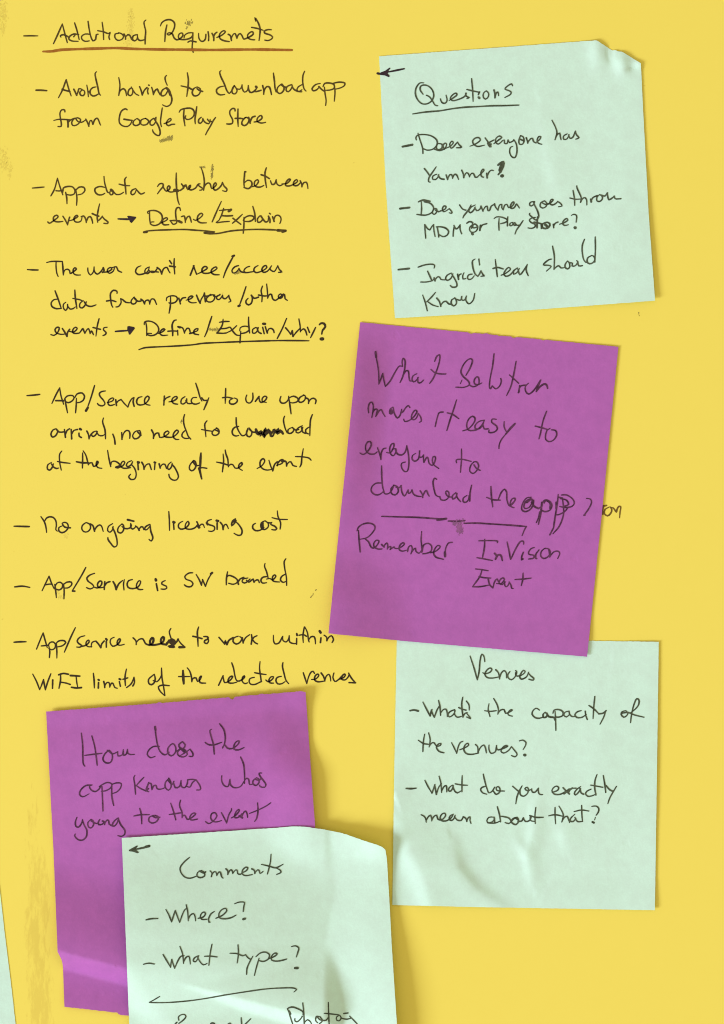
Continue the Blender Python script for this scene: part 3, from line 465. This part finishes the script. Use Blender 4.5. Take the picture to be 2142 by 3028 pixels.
K arrow *1.3|262,138 220,150 140,166;*1.5 264,136 232,144;#68,174 110,150 148,130 156,138 138,158 140,172 168,198 152,206 110,190 74,186
W Comments|652,245 600,290 562,345 570,390 610,435 660,445 720,425;765,370 730,390 725,425 755,440 795,425 795,390 765,370;745,375 790,395 805,385;850,375 868,395 862,430;862,425 885,385 905,385 915,420;915,415 935,385 950,390 960,430 975,445;1002,355 1020,375 1020,410;1020,405 1045,365 1060,370 1068,400;1068,398 1095,365 1110,370 1115,400 1140,408 1170,385;1155,395 1200,370 1212,345 1190,340 1160,370 1160,405 1190,420 1255,410;1250,355 1275,370 1280,400;1280,395 1305,365 1320,370 1330,400 1358,380;1435,215 1430,280 1415,350 1400,405;1342,312 1420,330 1480,345 1550,312;1480,345 1525,370 1530,390 1490,408
L
O 360 2460
K dash *1.1|235,845 280,835 348,832
W Where?|425,745 455,800 480,865;480,865 500,800 515,755;515,755 535,810 558,870;558,870 585,790 605,750 618,738;620,700 635,770 640,855;640,840 660,800 690,785 705,810 710,855;735,830 780,820 805,790 795,770 770,780 755,815 770,840 820,840;890,765 860,785 840,820 835,850 850,870;835,850 840,868;905,830 970,800 1010,755 1000,735 965,745 935,785 940,825 980,835 1050,825 1098,800;1085,690 1130,675 1180,678 1175,710 1168,765;*1.8 1170,838 1184,834
L
O 400 2660
K dash *1.1|80,622 130,612 185,620
W What|268,528 305,590 340,650;340,650 345,610 352,575;352,575 365,620 380,660;380,660 410,590 440,545 470,540;430,450 455,520 465,615;465,600 490,555 515,545 525,575 530,620;610,540 570,560 558,590 580,598 600,570 610,545;600,555 625,600 655,628 690,615;738,430 722,510 708,632;665,545 730,545 788,552
W type?|988,435 992,520 980,610;910,516 980,520 1035,540 1060,530;1060,530 1085,560 1110,575;1130,545 1100,600 1075,660 1070,718;1190,565 1165,650 1145,730;1160,550 1200,515 1250,505 1290,530 1280,570 1230,595 1185,585;1280,570 1340,545 1365,520 1340,515 1310,545 1310,580 1350,592 1410,585 1455,572;1502,452 1540,445 1572,465 1565,500 1548,552;*1.6 1535,658 1560,658
L
O 400 2660
K arrow *0.9|1525,888 1550,865 1530,852 1400,850 1250,860 1050,888 850,920 650,955 500,975 300,990 140,990;135,988 170,970 235,932
L
O 400 2660
W Speak|420,1160 415,1130 440,1108 475,1105 488,1125 460,1160 420,1190;385,1195 400,1180;720,1210 730,1188 760,1190 770,1215;890,1200 910,1188 925,1210;1018,1135 1022,1190 1025,1260;1110,1145 1070,1185 1030,1220
O 700 2760
W Photo|*1.3 500,745 520,775;500,750 525,830 545,890;500,745 488,725 530,708 590,725 640,760 620,815 580,850 560,840 560,820;635,668 645,760 650,890;650,860 680,830 710,850 725,890;790,800 765,800 760,840 780,860;770,795 800,830 860,835 885,800;800,800 825,840 800,865 775,890;882,662 885,760 890,890;842,768 890,772 980,782;990,785 960,805 965,835 990,838 1005,810 990,785;1005,815 1060,825 1095,815;1085,795 1120,830 1160,872;1030,770 1070,765
"""
# ------------------------------------------------------------------ note surfaces
def sstep(a, b, x):
    t = min(1.0, max(0.0, (x - a) / (b - a)))
    return t * t * (3 - 2 * t)

def seg(px, py, pts):
    """distance to a polyline, signed side (positive = right of travel) and position along it 0..1"""
    best = (1e9, 0, 0)
    n = len(pts) - 1
    for i in range(n):
        (ax, ay), (bx, by) = pts[i], pts[i + 1]
        dx, dy = bx - ax, by - ay
        t = max(0, min(1, ((px - ax) * dx + (py - ay) * dy) / (dx * dx + dy * dy)))
        ex, ey = px - ax - t * dx, py - ay - t * dy
        d = math.hypot(ex, ey)
        if d < best[0]:
            s = dx * ey - dy * ex
            best = (d, 1 if s > 0 else -1, (i + t) / n)
    return best

def ridge(px, py, pts, amp, wl, wr=None):
    d, s, t = seg(px, py, pts)
    w = wl if s < 0 else (wr or wl)
    return amp * math.exp(-(d / w) ** 2) * math.sin(math.pi * min(1, max(0, .12 + .76 * t)))

def g(px, py, x, y, rx, ry):
    return math.exp(-((px - x) / rx) ** 2 - ((py - y) / ry) ** 2)

def z_sheet(x, y):
    return 0.0

def z_questions(x, y):
    z = .18
    z += .62 * sstep(1560, 1950, x) * sstep(380, 930, y) + .16 * sstep(1720, 1900, x)
    z += .25 * sstep(860, 945, y)
    z += .55 * g(x, y, 1768, 150, 24, 46) + .75 * g(x, y, 1842, 188, 22, 30)
    z += -.45 * g(x, y, 1804, 158, 9, 24) + .4 * g(x, y, 1890, 190, 18, 14)
    z += ridge(x, y, [(1856, 206), (1890, 190)], -.5, 8)
    z += ridge(x, y, [(1600, 330), (1635, 480), (1668, 600)], .22, 70, 24)
    z += ridge(x, y, [(1330, 430), (1420, 640), (1400, 930)], .35, 110)
    z += ridge(x, y, [(1180, 640), (1250, 800), (1230, 930)], .22, 70)
    z += ridge(x, y, [(1880, 560), (1790, 700), (1770, 900)], .3, 90, 60)
    return max(z, .12) * MM

def z_solution(x, y):
    d = (x - 1066) + (y - 953) * .1025             # distance from the left edge
    z = .22 + .42 * sstep(1800, 1930, y)
    z += 2.1 * sstep(115, -10, d) * sstep(1780, 1250, y) * sstep(930, 1130, y)
    z += 2.9 * sstep(270, 0, d - (y - 1872) * .25) * sstep(1600, 1790, y)
    z += .15 * sstep(560, 780, d)
    z += ridge(x, y, [(1500, 1000), (1440, 1900)], .3, 220)
    return z * MM

def z_venues(x, y):
    z = .16 + .24 * sstep(1820, 1950, x)
    z += 1.7 * ridge(x, y, [(1190, 2420), (1222, 2520), (1262, 2600), (1296, 2760)], .8, 92, 40)
    z += ridge(x, y, [(1335, 2495), (1350, 2570), (1400, 2630), (1500, 2700)], .7, 24, 50)
    z += ridge(x, y, [(1585, 2370), (1582, 2450), (1562, 2530), (1578, 2620)], .5, 30, 18)
    z += ridge(x, y, [(1525, 2480), (1562, 2535)], .3, 18)
    z += ridge(x, y, [(1664, 2430), (1680, 2510)], .3, 40, 22)
    z += ridge(x, y, [(1640, 2380), (1600, 2260), (1700, 2160)], .22, 80)
    z += ridge(x, y, [(1800, 2060), (1780, 2300), (1660, 2540)], .5, 140, 90)
    z += ridge(x, y, [(1240, 1950), (1230, 2150), (1200, 2330)], .35, 110)
    z += .3 * sstep(2580, 2690, y)
    z += .35 * g(x, y, 1163, 2420, 40, 150)
    return z * MM

def z_knows(x, y):
    top = (y - 2104) + (x - 137) * .077            # distance below the top edge
    z = .32
    z += .55 * sstep(60, 0, top)
    z += 2.2 * math.exp(-((top - 150) / (115 if top < 150 else 190)) ** 2) * sstep(960, 780, x) * (.45 + .55 * sstep(150, 600, x))
    z += .75 * g(x, y, 905, 2045, 60, 80)
    z += 1.9 * sstep(760, 930, x) * sstep(2180, 2330, y) * sstep(2640, 2450, y)
    lo = (y - 2815) - (x - 171) * .262             # below the upper border of the fold
    hump = sstep(2540, 2815, y - (x - 171) * .262)
    z += 3.9 * hump * (1 - min(1, max(0, (lo + 2) / 48)))
    z += .8 * sstep(60, 170, lo)
    return z * MM

def z_comments(x, y):
    if y < 2632:
        vx = 962 + (y - 2450) * .17
    elif y < 2797:
        vx = 993 - (y - 2632) * .2
    else:
        vx = 960 + (y - 2797) * .22
    v = x - vx                                     # distance from the valley line
    z = 1.0
    t = min(1, max(0, -v / 590))
    z += 5.6 * (1 - (1 - t) ** 1.55) * sstep(2430, 2780, y) * (1 - .7 * sstep(2840, 3010, y))
    z += sstep(-12, 240, v) * (.5 + 3.0 * sstep(2590, 3100, y))
    z += 2.6 * sstep(830, 1120, x) * sstep(2640, 2450, y) * (.55 + .45 * sstep(2560, 2460, y))
    z += 1.1 * g(x, y, 1140, 2500, 60, 40)
    lo = (y - 2880) - (x - 395) * 1.15
    z -= 1.3 * sstep(-10, 150, lo) * sstep(760, 480, x)
    kn = (z_knows(x, y) / MM + .4) * sstep(1040, 955, x)
    return (z + kn + math.sqrt((z - kn) ** 2 + .15)) / 2 * MM

def z_edge(x, y):
    return .14 * MM

def rough_edge(pts, n, amp, seed, nibs=()):
    """resample an edge with a slight paper unevenness and the odd torn nib"""
    r = random.Random(seed)
    L = [0]
    for a, b in zip(pts, pts[1:]):
        L.append(L[-1] + math.hypot(b[0] - a[0], b[1] - a[1]))
    out = []
    for i in range(n + 1):
        s = L[-1] * i / n
        k = max(j for j in range(len(pts) - 1) if L[j] <= s + 1e-6)
        t = (s - L[k]) / (L[k + 1] - L[k])
        x = pts[k][0] + t * (pts[k + 1][0] - pts[k][0])
        y = pts[k][1] + t * (pts[k + 1][1] - pts[k][1])
        if 0 < i < n:
            y += r.uniform(-amp, amp)
            x += r.uniform(-amp, amp)
            for nx, dy in nibs:
                if abs(nx - x) < 5:
                    y += dy
        out.append((x, y))
    return out

def catmull(p, step=7.0):
    if len(p) == 2:
        n = max(2, int(math.hypot(p[1][0] - p[0][0], p[1][1] - p[0][1]) / step) + 1)
        return [(p[0][0] + (p[1][0] - p[0][0]) * i / n, p[0][1] + (p[1][1] - p[0][1]) * i / n) for i in range(n + 1)]
    q = [(2 * p[0][0] - p[1][0], 2 * p[0][1] - p[1][1])] + p + [(2 * p[-1][0] - p[-2][0], 2 * p[-1][1] - p[-2][1])]
    out = []
    for i in range(1, len(q) - 2):
        a, b, c, d = q[i - 1], q[i], q[i + 1], q[i + 2]
        n = max(2, int(math.hypot(c[0] - b[0], c[1] - b[1]) / step) + 1)
        # centripetal parametrisation keeps tight turns free of loops
        t0 = 0
        t1 = t0 + max(1e-3, math.hypot(b[0] - a[0], b[1] - a[1])) ** .5
        t2 = t1 + max(1e-3, math.hypot(c[0] - b[0], c[1] - b[1])) ** .5
        t3 = t2 + max(1e-3, math.hypot(d[0] - c[0], d[1] - c[1])) ** .5
        for k in range(n):
            t = t1 + (t2 - t1) * k / n
            r = []
            for m in (0, 1):
                A1 = (t1 - t) / (t1 - t0) * a[m] + (t - t0) / (t1 - t0) * b[m]
                A2 = (t2 - t) / (t2 - t1) * b[m] + (t - t1) / (t2 - t1) * c[m]
                A3 = (t3 - t) / (t3 - t2) * c[m] + (t - t2) / (t3 - t2) * d[m]
                B1 = (t2 - t) / (t2 - t0) * A1 + (t - t0) / (t2 - t0) * A2
                B2 = (t3 - t) / (t3 - t1) * A2 + (t - t1) / (t3 - t1) * A3
                r.append((t2 - t) / (t2 - t1) * B1 + (t - t1) / (t2 - t1) * B2)
            out.append(tuple(r))
    out.append(p[-1])
    return out

def coons(top, bot, left, right):
    nu, nv = len(top) - 1, len(left) - 1
    grid = []
    for j in range(nv + 1):
        v = j / nv
        row = []
        for i in range(nu + 1):
            u = i / nu
            p = []
            for k in (0, 1):
                a = (1 - v) * top[i][k] + v * bot[i][k] + (1 - u) * left[j][k] + u * right[j][k]
                b = ((1 - u) * (1 - v) * top[0][k] + u * (1 - v) * top[-1][k]
                     + (1 - u) * v * bot[0][k] + u * v * bot[-1][k])
                p.append(a - b)
            row.append(p)
        grid.append(row)
    return grid

def sheet_mesh(name, grid, zf, thick, mat, origin, smooth=True):
    nv, nu = len(grid), len(grid[0])
    vs, fs = [], []
    for lay in (0, 1):
        for row in grid:
            for x, y in row:
                p = P(x, y, zf(x, y))
                vs.append((p.x - origin[0], p.y - origin[1], p.z - origin[2] - lay * thick))
    n = nv * nu
    for j in range(nv - 1):
        for i in range(nu - 1):
            a = j * nu + i
            q = (a, a + nu, a + nu + 1, a + 1)
            fs.append(q)
            fs.append(tuple(k + n for k in reversed(q)))
    def wall(a, b):
        fs.append((a, b, b + n, a + n))
    for i in range(nu - 1):
        wall(i, i + 1)
        wall((nv - 1) * nu + i + 1, (nv - 1) * nu + i)
    for j in range(nv - 1):
        wall((j + 1) * nu, j * nu)
        wall(j * nu + nu - 1, (j + 1) * nu + nu - 1)
    me = bpy.data.meshes.new(name)
    me.from_pydata(vs, [], fs)
    me.materials.append(mat)
    if smooth:
        top = 2 * (nv - 1) * (nu - 1)
        # faces are listed top, bottom, top, bottom ... then the cut edges
        me.polygons.foreach_set('use_smooth', [i < top for i in range(len(fs))])
        me.update(calc_edges=True)
        rim = [(k % n) // nu in (0, nv - 1) or (k % n) % nu in (0, nu - 1) for k in range(2 * n)]
        sh = me.attributes.new('sharp_edge', 'BOOLEAN', 'EDGE')
        sh.data.foreach_set('value', [rim[e.vertices[0]] and rim[e.vertices[1]] for e in me.edges])
    me.update()
    return me

def thing(name, me, loc, label, cat, group=None):
    o = bpy.data.objects.new(name, me)
    o.location = loc
    o['label'], o['category'] = label, cat
    if group:
        o['group'] = group
    col.objects.link(o)
    return o

NG = 132
def note(key, top, bot, left, right, zf, mat, label, nibs=(), amp=.5):
    grid = coons(rough_edge(top, NG, amp, key + 't', nibs), rough_edge(bot, NG, amp * .7, key + 'b'),
                 rough_edge(left, NG, .25, key + 'l'), rough_edge(right, NG, .25, key + 'r'))
    cx = (top[0][0] + bot[-1][0]) / 2
    cy = (top[0][1] + bot[-1][1]) / 2
    o = tuple(P(cx, cy, 0))
    # the four edges share their corner points
    me = sheet_mesh('sticky_note', grid, zf, .00009, mat, o)
    return thing('sticky_note', me, o, label, 'sticky note', 'sticky notes stuck on the yellow sheet'), zf, o

# the big yellow sheet under everything; it runs on past the frame on all sides
o0 = tuple(P(CX, CY, 0))
gx = [(-1500, -1500), (3640, -1500)], [(-1500, 4500), (3640, 4500)]
grid = [[(-1500 + 5140 * i / 8, -1500 + 6000 * j / 8) for i in range(9)] for j in range(9)]
sheet = thing('paper_sheet', sheet_mesh('paper_sheet', grid, z_sheet, .0003, M_SHEET, o0, False), o0,
              'large yellow paper sheet with a handwritten list of requirements, under all the sticky notes', 'paper sheet')

SURF = {'sheet': (sheet, z_sheet, o0, 'sheet')}
def add(key, inkset, *a, **k):
    SURF[key] = (*note(key, *a, **k), inkset)

add('questions', 'green',
    [(1121.5, 166.5), (1440, 143), (1765, 119), (1798, 141), (1812, 150), (1821, 147), (1827, 152), (1840, 152.5), (1895.5, 187)],
    [(1168.5, 941), (1500, 922), (1937.5, 889)],
    [(1121.5, 166.5), (1142, 560), (1168.5, 941)],
    [(1895.5, 187), (1903, 340), (1918.5, 629), (1937.5, 889)],
    z_questions, M_GREEN, 'pale green sticky note headed Questions with a torn, crumpled top right corner')
add('venues', 'green',
    [(1174, 1888), (1560, 1892), (1948.5, 1898)], [(1161, 2676), (1400, 2682), (1937, 2691.5)],
    [(1174, 1888), (1166, 2300), (1161, 2676)], [(1948.5, 1898), (1943, 2290), (1937, 2691.5)],
    z_venues, M_GREEN, 'wrinkled pale green sticky note headed Venues, tucked under the tilted purple note')
add('solution', 'purple',
    [(1065.6, 953), (1300, 975), (1560, 1000), (1829, 1025.5)], [(971.8, 1873), (1200, 1896), (1736.5, 1942)],
    [(1065.6, 953), (971.8, 1873)], [(1829, 1025.5), (1783, 1490), (1736.5, 1942)],
    z_solution, M_PURPLE, 'purple sticky note tilted clockwise that begins What Solution, overlapping the Venues note',
    nibs=((1394, 3), (1437, -2.5), (1477, 2.5), (1520, 3), (1605, 2)))
add('knows', 'purple',
    [(137, 2104), (440, 2082), (700, 2060), (895, 2044), (904, 2047)],
    [(191, 2977), (349, 2995), (352, 3001), (382, 3003), (955, 3060)],
    [(137, 2104), (158, 2500), (171, 2815), (184, 2841), (187, 2862), (191, 2977)],
    [(904, 2047), (918, 2250), (932.5, 2447), (955, 3060)],
    z_knows, M_PURPLE, 'purple sticky note with a creased bottom, partly covered by the Comments note',
    nibs=((685, 5), (690, 3), (774, -2.5), (470, -2), (300, 1.5)), amp=.8)
add('comments', 'green',
    catmull([(360.5, 2478), (620, 2461), (800, 2449), (881, 2444), (930, 2448.5), (1012, 2464), (1081, 2487.5), (1130, 2504), (1140, 2513)], 14),
    [(393, 3262), (790, 3262), (1190, 3262)],
    [(360.5, 2478), (372, 2760), (382.5, 3028), (393, 3262)],
    [(1140, 2513), (1144.5, 2538), (1152, 2662), (1159, 2797), (1174, 3026), (1190, 3262)],
    z_comments, M_GREEN, 'pale green sticky note headed Comments with a lifted corner, lying over a purple note')
add('edge', 'green',
    [(-780, 2560), (-10, 2566)], [(-740, 3340), (85, 3330)],
    [(-780, 2560), (-740, 3340)], [(-10, 2566), (0, 2632), (13, 2748), (33.6, 2914), (46.5, 3028), (85, 3330)],
    z_edge, M_GREEN, 'blank pale green sticky note showing only a narrow strip at the lower left edge')

# ------------------------------------------------------------------ handwriting
PEN = {'sheet': 4.7, 'questions': 4.4, 'venues': 4.4, 'comments': 4.3, 'solution': 4.2, 'knows': 4.2}
RND = random.Random(3)
LIFT = [0]
ORDER = -1

def stroke(vs, fs, pts, width, zf, origin, lift):
    """one pen stroke as a thin ribbon of ink with rounded ends, lying on its paper"""
    c = catmull(pts)
    c = [c[0]] + [b for a, b in zip(c, c[1:]) if math.hypot(b[0] - a[0], b[1] - a[1]) > .05]
    if len(c) < 2:
        c = [c[0], (c[0][0] + .6, c[0][1])]
    n = len(c)
    LIFT[0] = (LIFT[0] + 1) % 40
    lift = lift + LIFT[0] * 4e-7
    ph, fq = RND.uniform(0, 6.3), RND.uniform(.25, .5)
    sect = []
    for i in range(n):
        a, b = c[max(0, i - 1)], c[min(n - 1, i + 1)]
        dx, dy = b[0] - a[0], b[1] - a[1]
        l = math.hypot(dx, dy) or 1
        w = width / 2 * (1 + .10 * math.sin(ph + i * fq) + RND.uniform(-.07, .07))
        end = min(i, n - 1 - i)                     # the pen lands and lifts
        w *= (.74, .86, .95, 1)[min(3, end)] if n > 6 else 1
        sect.append((c[i][0], c[i][1], dx / l, dy / l, w))
    first, last = sect[0], sect[-1]
    caps0 = [(first[0] - first[2] * first[4] * s, first[1] - first[3] * first[4] * s, first[2], first[3], first[4] * r)
             for s, r in ((.98, .25), (.8, .6), (.45, .88))]
    caps1 = [(last[0] + last[2] * last[4] * s, last[1] + last[3] * last[4] * s, last[2], last[3], last[4] * r)
             for s, r in ((.45, .88), (.8, .6), (.98, .25))]
    sect = caps0 + sect + caps1
    base = len(vs)
    for x, y, tx, ty, w in sect:
        for sgn in (-1, 1):
            qx, qy = x - ty * w * sgn, y + tx * w * sgn
            p = P(qx, qy, zf(qx, qy) + lift)
            vs.append((p.x - origin[0], p.y - origin[1], p.z - origin[2]))
    for i in range(len(sect) - 1):
        a = base + 2 * i
        fs.append((a, a + 2, a + 3, a + 1)[::ORDER])

def ink_object(name, parent, polys, mat, zf, origin, lift):
    vs, fs = [], []
    for pts, w in polys:
        if w == 0:
            a = len(vs)
            for x, y in pts:
                p = P(x, y, zf(x, y) + lift + 2e-5)
                vs.append((p.x - origin[0], p.y - origin[1], p.z - origin[2]))
            # wound anticlockwise as seen from above, like the pen strokes
            turn = sum(pts[i - 1][0] * pts[i][1] - pts[i][0] * pts[i - 1][1] for i in range(len(pts)))
            loop = tuple(range(a, a + len(pts)))
            fs.append(loop[::-1] if turn > 0 else loop)
            continue
        stroke(vs, fs, pts, w, zf, origin, lift)
    me = bpy.data.meshes.new(name)
    me.from_pydata(vs, [], fs)
    me.materials.append(mat)
    me.update()
    o = bpy.data.objects.new(name, me)
    col.objects.link(o)
    o.parent = parent
    return o

def read_writing(text):
    key = None
    origin = (0, 0)
    lines = []
    for raw in text.strip().split('\n'):
        if not raw:
            continue
        k = raw[0]
        if k == 'S':
            key = raw[2:].strip()
        elif k == 'L':
            lines.append([key, {}])
        elif k == 'O':
            origin = tuple(float(v) for v in raw[2:].split())
        else:
            headr, body = raw.split('|', 1)
            tok = headr.split()
            name = tok[1]
            mult = 1.0
            brown = 'brown' in tok
            for t in tok[2:]:
                if t.startswith('*'):
                    mult = float(t[1:])
            polys = []
            for s in body.split(';'):
                m = mult
                pts = []
                if s.startswith('#'):
                    m, s = 0.0, s[1:]           # a filled-in shape
                for t in s.split():
                    if t.startswith('*'):
                        m = mult * float(t[1:])
                    else:
                        x, y = t.split(',')
                        pts.append((origin[0] + float(x) / 3.248, origin[1] + float(y) / 3.248))
                if pts:
                    polys.append((pts, m))
            slot = (k, name, brown)
            lines[-1][1].setdefault(slot, []).extend(polys)
    return lines

for key, slots in read_writing(WRITING):
    paper_obj, zf, origin, inkset = SURF[key]
    lift = .00003 if key == 'sheet' else .00006
    line = bpy.data.objects.new('written_line', None)
    line.empty_display_size = .01
    col.objects.link(line)
    line.parent = paper_obj
    for (k, name, brown), polys in slots.items():
        pen = PEN[key]
        mat = INK[inkset]
        if key == 'sheet' and polys[0][0][0][1] > 740:
            mat = INK['dark']
            if polys[0][0][0][0] > 1500:
                mat = INK['light']
        nm = 'written_word' if k == 'W' else name
        if brown:
            mat, pen = INK['brown'], 7.8
        if name == 'arrow' and key in ('sheet', 'questions') or name == 'ink_dot':
            mat = INK['arrow']
        o = ink_object(nm, line, [(p, pen * m) for p, m in polys], mat, zf, origin, lift)
        if brown:
            o['label'] = 'brown marker underline'

# ------------------------------------------------------------------ smears and stains on the papers
def flecks(name, key, spots, mat, size, n, label=None, seed=1, lift=.00002):
    r = random.Random(seed)
    paper_obj, zf, origin, _ = SURF[key]
    polys = []
    for (x0, y0, x1, y1, w) in spots:
        for i in range(n):
            t = r.random()
            x = x0 + (x1 - x0) * t + r.gauss(0, w / 2.6)
            y = y0 + (y1 - y0) * t + r.gauss(0, w / 2.6)
            a = r.uniform(-.6, .6) + math.pi / 2
            l = size * r.uniform(.4, 1.6)
            polys.append(([(x, y), (x + math.cos(a) * l, y + math.sin(a) * l)], size * r.uniform(.4, .9)))
    o = ink_object(name, paper_obj, polys, mat, zf, origin, lift)
    if label:
        o['label'] = label
    return o

flecks('smudge', 'sheet', [(556, 72, 562, 64, 13)], INK['smear'], 2.6, 46, 'grey smudge above the heading', 1)
flecks('smudge', 'sheet', [(475, 416, 510, 405, 7)], INK['smear'], 3.0, 75, 'slanting grey smudge', 2)
flecks('smudge', 'sheet', [(628, 486, 627, 527, 5)], INK['smear'], 2.4, 60, 'upright grey smudge', 3)
flecks('smudge', 'sheet', [(592, 493, 606, 493, 4)], INK['smear'], 2.4, 20, None, 4)
flecks('smudge', 'sheet', [(698, 808, 712, 803, 5)], INK['smear'], 2.4, 34, None, 5)
flecks('smudge', 'sheet', [(620, 972, 648, 974, 5)], INK['smear'], 2.6, 48, None, 6)
flecks('smudge', 'sheet', [(537, 1240, 537, 1248, 4)], INK['smear'], 2.2, 12, None, 7)
flecks('smudge', 'sheet', [(918, 1768, 936, 1742, 2)], INK['smear'], 2.2, 16, None, 8)
flecks('smudge', 'sheet', [(1889, 920, 1889, 932, 3)], INK['smear'], 2.0, 8, None, 9)
for k, (spot, n) in enumerate([((388, 30, 386, 105, 13), 170), ((378, 110, 376, 135, 16), 40), ((10, 5, 8, 95, 14), 200),
                               ((8, 440, 14, 500, 18), 150), ((30, 490, 28, 525, 10), 40), ((188, 1578, 200, 1588, 12), 22),
                               ((165, 1745, 180, 1765, 8), 26)]):
    flecks('stain', 'sheet', [spot], INK['faint'], 2.6, int(n * .8), None, 20 + k, .000012)
flecks('smudge', 'solution', [(1340, 1545, 1370, 1541, 8), (1358, 1552, 1360, 1572, 13)], INK['graphite'], 3.0, 85,
       'grey smear under the dividing line', 12, .00005)
